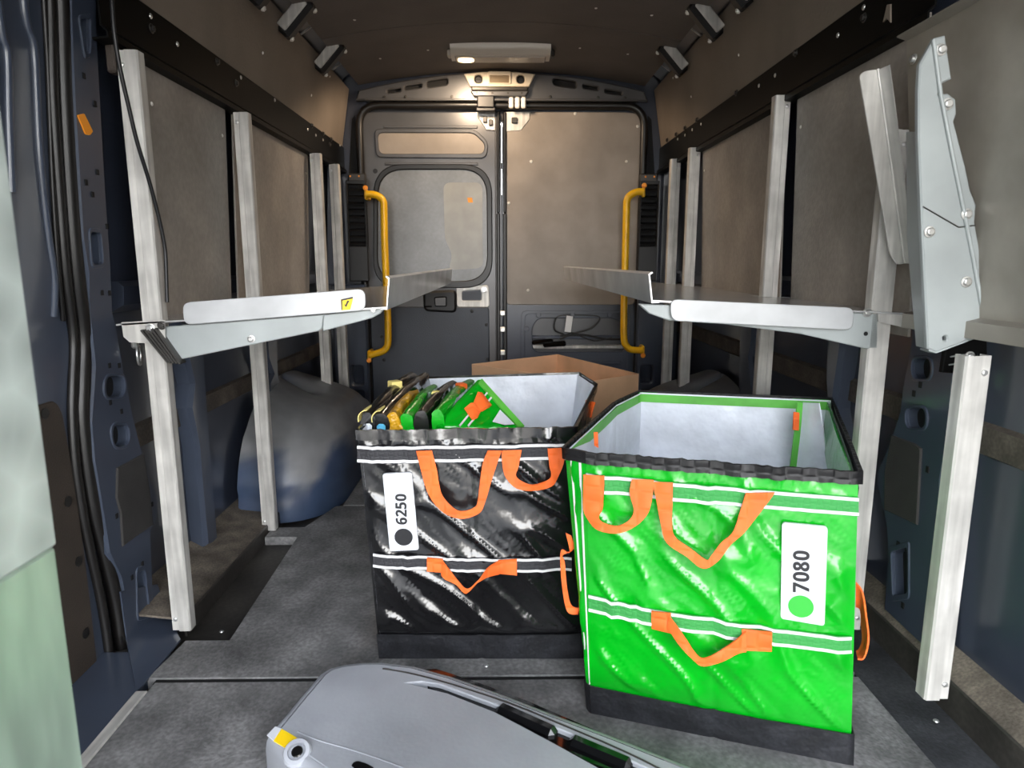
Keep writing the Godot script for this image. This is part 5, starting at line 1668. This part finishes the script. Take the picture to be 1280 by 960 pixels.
func folded_bag(label: String, body: Material, a: Vector3, b: Vector3, th: float, hang: float, lean: float, order: int) -> Node3D:
	var t := thing("folded_bag", label, "bag", a.lerp(b, 0.5) - Vector3(0, hang, 0), "folded bags inside the black bag")
	var s := Shape.new()
	var wob := noise(200 + order, 14.0, 3)
	var along := (b - a).normalized()
	var side := along.cross(Vector3.UP).normalized()
	var rows := []
	for i in 25:
		var q := i / 24.0
		var p := a.lerp(b, q) + Vector3(0, 0.012 * sin(PI * q), 0)
		var line := PackedVector3Array()
		for j in 8:
			line.append(p - side * (th * 0.5) + Vector3(0, -hang * (1.0 - j / 8.0), 0) - side * lean * 0.3 * (1.0 - j / 8.0))
		for j in 9:
			var g := PI - PI * j / 8.0
			line.append(p + side * (cos(g) * th * 0.5) + Vector3(0, sin(g) * th * 0.5, 0))
		for j in range(1, 9):
			line.append(p + side * (th * 0.5 + lean * j / 8.0) + Vector3(0, -hang * j / 8.0, 0))
		for j in line.size():
			var w := wob.get_noise_3d(line[j].x * 1.6, line[j].y * 1.6, line[j].z * 0.5) * 0.008
			line[j] += side * w + Vector3(0, w * 0.6, 0)
		rows.append(line)
	s.grid(rows, false)
	for e in [0, 24]:
		var line: PackedVector3Array = rows[e]
		for j in line.size() / 2:
			var m := line.size() - 1 - j
			if m - 1 > j:
				s.quad(line[j], line[j + 1], line[m - 1], line[m], along * (-1.0 if e == 0 else 1.0))
	obj("folded_body", s, body, t)
	return t

func black_bag() -> void:
	var t := thing("carrier_bag", "black glossy woven bag with orange handles and a 6250 label, holding folded bags", "bag", Vector3(-0.06, 0, -1.77), "reusable carrier bags")
	var low := [faces.k[0], faces.k[1], Vector3(0.21, 0, -2.02), Vector3(-0.27, 0, -2.06)]
	var high := [faces.k[2], faces.k[3], Vector3(0.262, 0.565, -1.97), Vector3(-0.29, 0.56, -2.1)]
	low = [faces.k[0], faces.k[1], Vector3(0.215, 0, -1.98), Vector3(0.18, 0, -2.08), Vector3(-0.22, 0, -2.06)]
	high = [faces.k[2], faces.k[3], Vector3(0.274, 0.562, -1.94), Vector3(0.245, 0.565, -2.13), Vector3(-0.265, 0.56, -2.08)]
	bag_body(t, "k", low, high, M.bag_black, M.bag_black)
	webbing(t, "k", [Vector2(-0.013, 0.872), Vector2(0.955, 0.873), Vector2(-0.005, 0.945), Vector2(0.958, 0.943)], M.web_black)
	webbing(t, "k", [Vector2(0.013, 0.422), Vector2(0.956, 0.399), Vector2(0.02, 0.486), Vector2(0.959, 0.462)], M.web_black)
	carry(t, "k", "handle", [[Vector2(0.267, 0.928), Vector2(0.337, 0.927), 0.006], [Vector2(0.282, 0.845), Vector2(0.353, 0.854), 0.01], [Vector2(0.302, 0.777), Vector2(0.363, 0.793), 0.018], [Vector2(0.335, 0.726), Vector2(0.378, 0.752), 0.026], [Vector2(0.388, 0.684), Vector2(0.427, 0.707), 0.032], [Vector2(0.461, 0.666), Vector2(0.467, 0.697), 0.034], [Vector2(0.538, 0.686), Vector2(0.517, 0.71), 0.032], [Vector2(0.567, 0.723), Vector2(0.534, 0.73), 0.026], [Vector2(0.602, 0.807), Vector2(0.55, 0.808), 0.018], [Vector2(0.633, 0.874), Vector2(0.566, 0.874), 0.01], [Vector2(0.655, 0.923), Vector2(0.591, 0.924), 0.006]], M.web_orange)
	carry(t, "k", "handle", [[Vector2(0.655, 0.923), Vector2(0.747, 0.922), 0.006], [Vector2(0.655, 0.873), Vector2(0.729, 0.862), 0.012], [Vector2(0.667, 0.823), Vector2(0.716, 0.829), 0.02], [Vector2(0.713, 0.782), Vector2(0.741, 0.809), 0.026], [Vector2(0.788, 0.771), Vector2(0.793, 0.798), 0.028], [Vector2(0.875, 0.783), Vector2(0.861, 0.81), 0.024], [Vector2(0.911, 0.82), Vector2(0.877, 0.827), 0.018], [Vector2(0.939, 0.87), Vector2(0.871, 0.861), 0.012], [Vector2(0.946, 0.929), Vector2(0.867, 0.927), 0.006]], M.web_orange)
	carry(t, "k", "handle_patch", [[Vector2(0.277, 0.476), Vector2(0.271, 0.416), 0.005], [Vector2(0.352, 0.472), Vector2(0.347, 0.412), 0.005]], M.web_orange)
	carry(t, "k", "handle_patch", [[Vector2(0.611, 0.469), Vector2(0.607, 0.406), 0.005], [Vector2(0.698, 0.468), Vector2(0.695, 0.401), 0.005]], M.web_orange)
	carry(t, "k", "lower_handle", [[Vector2(0.348, 0.468), Vector2(0.339, 0.405), 0.008], [Vector2(0.376, 0.44), Vector2(0.357, 0.39), 0.014], [Vector2(0.422, 0.389), Vector2(0.409, 0.375), 0.022], [Vector2(0.462, 0.36), Vector2(0.453, 0.339), 0.026], [Vector2(0.518, 0.403), Vector2(0.51, 0.389), 0.024], [Vector2(0.568, 0.452), Vector2(0.557, 0.402), 0.016], [Vector2(0.618, 0.469), Vector2(0.611, 0.406), 0.008]], M.web_orange)
	label_on(t, "k", [Vector2(0.105, 0.503), Vector2(0.241, 0.508), Vector2(0.237, 0.838), Vector2(0.104, 0.833)], [Vector2(0.175, 0.565)][0], 0.0205, M.ink, "6250", [Vector2(0.172, 0.618)][0], [Vector2(0.181, 0.748)][0])
	var s := Shape.new()
	s.strap(smooth([Vector3(0.229, 0.548, -1.8), Vector3(0.225, 0.521, -1.8), Vector3(0.23, 0.498, -1.8)]), smooth([Vector3(0.246, 0.552, -1.75), Vector3(0.24, 0.532, -1.75), Vector3(0.236, 0.51, -1.75)]), 0.004)
	obj("side_handle", s, M.web_orange, t)
	# the folded bags it holds, leaning like files
	var spec := [
		["folded black bag at the far left inside the black bag, pale cloth end", M.bag_black, Vector3(-0.31, 0.567, -1.5), Vector3(-0.268, 0.585, -1.98), 0.03, 0.1, 0.01],
		["folded black bag second from the left, blue tip at its front", M.bag_black, Vector3(-0.279, 0.566, -1.5), Vector3(-0.233, 0.58, -1.98), 0.03, 0.1, 0.01],
		["folded mustard yellow bag between the black ones and a green one", M.bag_gold, Vector3(-0.25, 0.57, -1.5), Vector3(-0.24, 0.557, -1.9), 0.026, 0.1, 0.01],
		["thin folded green bag beside the mustard one", M.bag_green, Vector3(-0.22, 0.568, -1.5), Vector3(-0.199, 0.561, -1.9), 0.026, 0.1, 0.01],
		["folded black bag lying between two green ones", M.bag_black, Vector3(-0.187, 0.57, -1.5), Vector3(-0.145, 0.567, -1.92), 0.03, 0.1, 0.01],
		["folded green bag leaning behind the front one, orange tab on top", M.bag_green, Vector3(-0.147, 0.573, -1.5), Vector3(-0.094, 0.571, -1.92), 0.032, 0.1, 0.015],
	]
	for i in spec.size():
		var q: Array = spec[i]
		var f := folded_bag(q[0], q[1], q[2], q[3], q[4], q[5], q[6], i)
		s = Shape.new()
		if i < 2:
			var d: Vector3 = (q[3] - q[2]).normalized()
			var w := d.cross(Vector3.UP).normalized()
			var l := []
			var r := []
			for j in 13:
				var g := PI * (1.1 - 0.62 * j / 12.0)
				var rim: Vector3 = w * cos(g) * (q[4] * 0.5 + 0.005) + Vector3(0, sin(g) * (q[4] * 0.5 + 0.006), 0)
				l.append(q[2] + rim - d * 0.004)
				r.append(q[2] + rim + d * (0.035 + 0.012 * sin(j * 1.3)))
			s.strap(l, r, 0.002)
			obj("cloth_edge", s, M.cream_cloth, f)
			s = Shape.new()
			s.box(q[2] + Vector3(0.002, -0.024, 0.008), Vector3(0.02, 0.03, 0.012), 0.005)
			obj("end_tip", s, M.bag_lining if i == 0 else M.blue_tip, f)
			s = Shape.new()
			s.box(q[2].lerp(q[3], 0.55) + Vector3(0.0, 0.022, 0), Vector3(0.03, 0.02, 0.03), 0.002, Basis(Vector3.UP, 0.6))
			if i == 0:
				obj("cream_tab", s, M.cream_cloth, f)
		elif i == 5:
			s.box(q[2].lerp(q[3], 0.62) + Vector3(0.004, 0.023, 0), Vector3(0.024, 0.016, 0.03), 0.003, Basis(Vector3.UP, 0.5))
			obj("orange_tab", s, M.web_orange, f)
		elif i == 4:
			s.box(q[2].lerp(q[3], 0.42) + Vector3(0.0, 0.021, 0), Vector3(0.022, 0.016, 0.024), 0.003)
			obj("cream_tab", s, M.cream_cloth, f)
	# the front one stands on its corner, its face towards the opening
	var f := thing("folded_bag", "folded green bag in front with orange handle knot and white label", "bag", Vector3(-0.06, 0.4, -1.6), "folded bags inside the black bag")
	var p0 := Vector3(-0.14, 0.55, -1.49)
	var p1 := Vector3(-0.053, 0.627, -1.66)
	var p2 := Vector3(0.052, 0.533, -1.54)
	var m: Vector3 = (p2 - p1).cross(p0 - p1).normalized()
	if m.y < 0.0:
		m = -m
	var at := func(u: float, v: float, off: float) -> Vector3:
		return p0 + (p1 - p0) * u + (p2 - p1) * v + m * off
	s = Shape.new()
	var wob := noise(230, 22.0, 3)
	# rows run from under the rim up to the corner; the lowest follow the line between the two low corners
	var rows := []
	for i in 21:
		var line := PackedVector3Array()
		for j in 21:
			var q := j / 20.0
			var under := p0.lerp(p2, q) + Vector3(0, -0.04, -0.015)
			var base := p0.lerp(p2, q)
			var w := i / 20.0
			if i < 4:
				line.append(under.lerp(base, w / 0.2))
			else:
				line.append(base.lerp(p1, (w - 0.2) / 0.8) + m * (0.005 * wob.get_noise_2d(q * 0.3 * (1.0 - w), w * 0.3)))
		rows.append(line)
	s.grid(rows, (p2 - p0).cross(p1 - p0).dot(m) > 0.0)
	var back := m * -0.028
	s.quad(p0, p1, p1 + back, p0 + back, p1 - p2)
	s.quad(p1, p2, p2 + back, p1 + back, p1 - p0)
	s.flat(p0 + back, p1 + back, p2 + back, -m)
	s.tube([p0 + back * 0.45, p0.lerp(p1, 0.5) + back * 0.45 + (p0 - p2) * 0.02, p1 + back * 0.45], 0.014, 10)
	obj("folded_body", s, M.bag_green, f)
	for w in [0.2, 0.3]:
		s = Shape.new()
		s.strap([at.call(w, w, 0.007), at.call(0.6, w, 0.007), at.call(1.0, w, 0.007)], [at.call(w, w + 0.025, 0.007), at.call(0.6, w + 0.025, 0.007), at.call(1.0, w + 0.025, 0.007)], 0.002)
		obj("white_line", s, M.web_white, f)
	s = Shape.new()
	s.strap([at.call(0.9, 0.0, 0.006), at.call(0.9, 0.5, 0.006), at.call(0.9, 0.9, 0.006)], [at.call(0.99, 0.0, 0.006), at.call(0.99, 0.5, 0.006), at.call(0.99, 0.98, 0.006)], 0.005)
	obj("edge_piping", s, M.piping_green, f)
	s = Shape.new()
	s.strap([at.call(0.42, 0.12, 0.01), at.call(0.5, 0.16, 0.02), at.call(0.6, 0.2, 0.014)], [at.call(0.4, 0.3, 0.01), at.call(0.46, 0.36, 0.02), at.call(0.58, 0.34, 0.014)], 0.01)
	s.strap([at.call(0.58, 0.18, 0.016), at.call(0.68, 0.14, 0.026), at.call(0.78, 0.16, 0.012)], [at.call(0.58, 0.34, 0.016), at.call(0.66, 0.4, 0.026), at.call(0.76, 0.4, 0.012)], 0.01)
	obj("handle_knot", s, M.web_orange, f)
	s = Shape.new()
	s.strap([at.call(0.64, 0.56, 0.008), at.call(0.86, 0.54, 0.008)], [at.call(0.76, 0.74, 0.008), at.call(0.88, 0.84, 0.008)], 0.002)
	obj("paper_label", s, M.label_white, f)

func grey_case() -> void:
	var t := thing("moulded_panel", "grey moulded plastic panel with a long side rail lying on the floor in front", "panel", Vector3(0.0, 0.0, -0.9))
	var o := PackedVector2Array()
	for p in [Vector3(-0.414, 0.11, -1.043), Vector3(-0.403, 0.11, -1.09), Vector3(-0.387, 0.11, -1.158), Vector3(-0.37, 0.11, -1.224), Vector3(-0.356, 0.11, -1.245), Vector3(-0.327, 0.11, -1.259), Vector3(-0.288, 0.11, -1.266), Vector3(-0.247, 0.11, -1.266), Vector3(-0.179, 0.11, -1.251), Vector3(-0.103, 0.11, -1.217), Vector3(-0.007, 0.11, -1.163), Vector3(0.077, 0.11, -1.11), Vector3(0.199, 0.11, -1.036), Vector3(0.321, 0.11, -0.958)]:
		o.append(Vector2(p.x, p.z))
	for q in [Vector2(0.42, -0.88), Vector2(0.55, -0.74), Vector2(0.5, -0.62), Vector2(-0.12, -0.62), Vector2(-0.24, -0.86), Vector2(-0.3, -0.95), Vector2(-0.345, -0.985)]:
		o.append(q)
	if Geometry2D.is_polygon_clockwise(o):
		o.reverse()
	var slot := PackedVector2Array([Vector2(-0.189, -1.185), Vector2(-0.158, -1.189), Vector2(-0.122, -1.179), Vector2(-0.056, -1.141), Vector2(0.03, -1.092), Vector2(0.117, -1.037), Vector2(0.232, -0.955)])
	slot.append_array([Vector2(0.42, -0.83), Vector2(0.4, -0.81)])
	slot.append_array(PackedVector2Array([Vector2(0.156, -0.956), Vector2(0.095, -1.008), Vector2(0.029, -1.062), Vector2(-0.015, -1.097), Vector2(-0.105, -1.152)]))
	var s := Shape.new()
	var k := o.size()
	var rows := []
	for g in [[0.0, 0.0], [0.0, 0.085], [0.002, 0.1], [0.006, 0.109], [0.012, 0.113], [0.018, 0.114]]:
		var line := PackedVector3Array()
		for i in k:
			var d0 := (o[i] - o[(i + k - 1) % k]).normalized()
			var d1 := (o[(i + 1) % k] - o[i]).normalized()
			var m := Vector2(d0.y + d1.y, -d0.x - d1.x)
			m = m / maxf(0.6, m.length_squared()) * 2.0
			var q := o[i] - m * float(g[0])
			line.append(Vector3(q.x, g[1], q.y))
		rows.append(line)
	s.grid(rows, false, true)
	var cap := PackedVector2Array()
	for p in rows[-1]:
		cap.append(Vector2(p.x, p.z))
	s.prism(cap, "y", 0.06, 0.1145, [slot], 0.002)
	obj("body", s, M.case_grey, t)
	# a shallow step along the near side
	s = Shape.new()
	s.tube(smooth([Vector3(-0.359, 0.114, -1.049), Vector3(-0.314, 0.114, -1.026), Vector3(-0.254, 0.114, -1.003), Vector3(-0.197, 0.114, -0.978), Vector3(-0.127, 0.114, -0.944)]), 0.0022, 8, false, 0.6)
	obj("pressed_step", s, M.case_grey, t)
	# dark line drawn as shade of the groove along the rail, its raised outer edge, and the hand hold under it
	s = Shape.new()
	s.tube(smooth([Vector3(-0.243, 0.115, -1.231), Vector3(-0.19, 0.115, -1.216), Vector3(-0.108, 0.115, -1.182), Vector3(0.011, 0.115, -1.12), Vector3(0.1, 0.115, -1.062), Vector3(0.193, 0.115, -0.999), Vector3(0.254, 0.115, -0.951)]), 0.0018, 8, false, 0.6)
	obj("groove_shade", s, M.steel_dark, t)
	s = Shape.new()
	s.prism(PackedVector2Array([Vector2(-0.213, -1.236), Vector2(-0.137, -1.243), Vector2(-0.046, -1.194), Vector2(0.046, -1.138), Vector2(0.144, -1.069), Vector2(0.267, -0.984), Vector2(0.218, -0.941), Vector2(0.146, -0.977), Vector2(0.043, -1.06), Vector2(-0.106, -1.154)]), "y", 0.002, 0.106)
	obj("well", s, M.glossy_black, t)
	for p in [[Vector3(-0.011, 0.106, -1.117), Vector3(0.092, 0.106, -1.045)], [Vector3(0.114, 0.106, -1.03), Vector3(0.21, 0.106, -0.967)]]:
		s = Shape.new()
		var m: Vector3 = (p[0] + p[1]) * 0.5
		var d: Vector3 = (p[1] - p[0]).normalized()
		s.box(m, Vector3(p[0].distance_to(p[1]), 0.024, 0.028), 0.008, Basis(d, Vector3.UP, d.cross(Vector3.UP)))
		obj("black_insert", s, M.glossy_black, t)
	# label and knob at the corner
	var w := Shape.new()
	w.prism(PackedVector2Array([Vector2(-0.409, -1.04), Vector2(-0.402, -1.062), Vector2(-0.389, -1.056), Vector2(-0.393, -1.026)]), "y", 0.1142, 0.1155)
	obj("instruction_label", w, M.label_white, t)
	w = Shape.new()
	w.prism(PackedVector2Array([Vector2(-0.393, -1.026), Vector2(-0.389, -1.056), Vector2(-0.353, -1.031), Vector2(-0.359, -1.003)]), "y", 0.1142, 0.1154)
	obj("warning_label", w, M.sticker_yellow, t).set_meta("label", "yellow warning label")
	s = Shape.new()
	s.lathe([Vector2(0.024, -0.03), Vector2(0.024, 0.004), Vector2(0.021, 0.009), Vector2(0.015, 0.01), Vector2(0.014, 0.004), Vector2(0.009, 0.004), Vector2(0.009, 0.012), Vector2(0, 0.012)], Transform3D(Basis(Vector3(1, 0, 0), 0.5), Vector3(-0.345, 0.11, -1.001)), 24)
	var knob := obj("knob", s, M.case_grey, t)
	s = Shape.new()
	s.lathe([Vector2(0.0095, 0.012), Vector2(0.008, 0.0135), Vector2(0, 0.0135)], Transform3D(Basis(Vector3(1, 0, 0), 0.5), Vector3(-0.343, 0.11, -0.999)), 18)
	obj("knob_core", s, M.glossy_black, knob)
	s = Shape.new()
	s.prism(rounded(PackedVector2Array([Vector2(-0.249, -0.968), Vector2(-0.241, -0.977), Vector2(-0.224, -0.971), Vector2(-0.206, -0.959), Vector2(-0.23, -0.949)]), 0.008), "y", 0.11, 0.1165, [], 0.001)
	obj("slot_dark", s, M.glossy_black, t)  # black plate standing in for the dark of a small slot
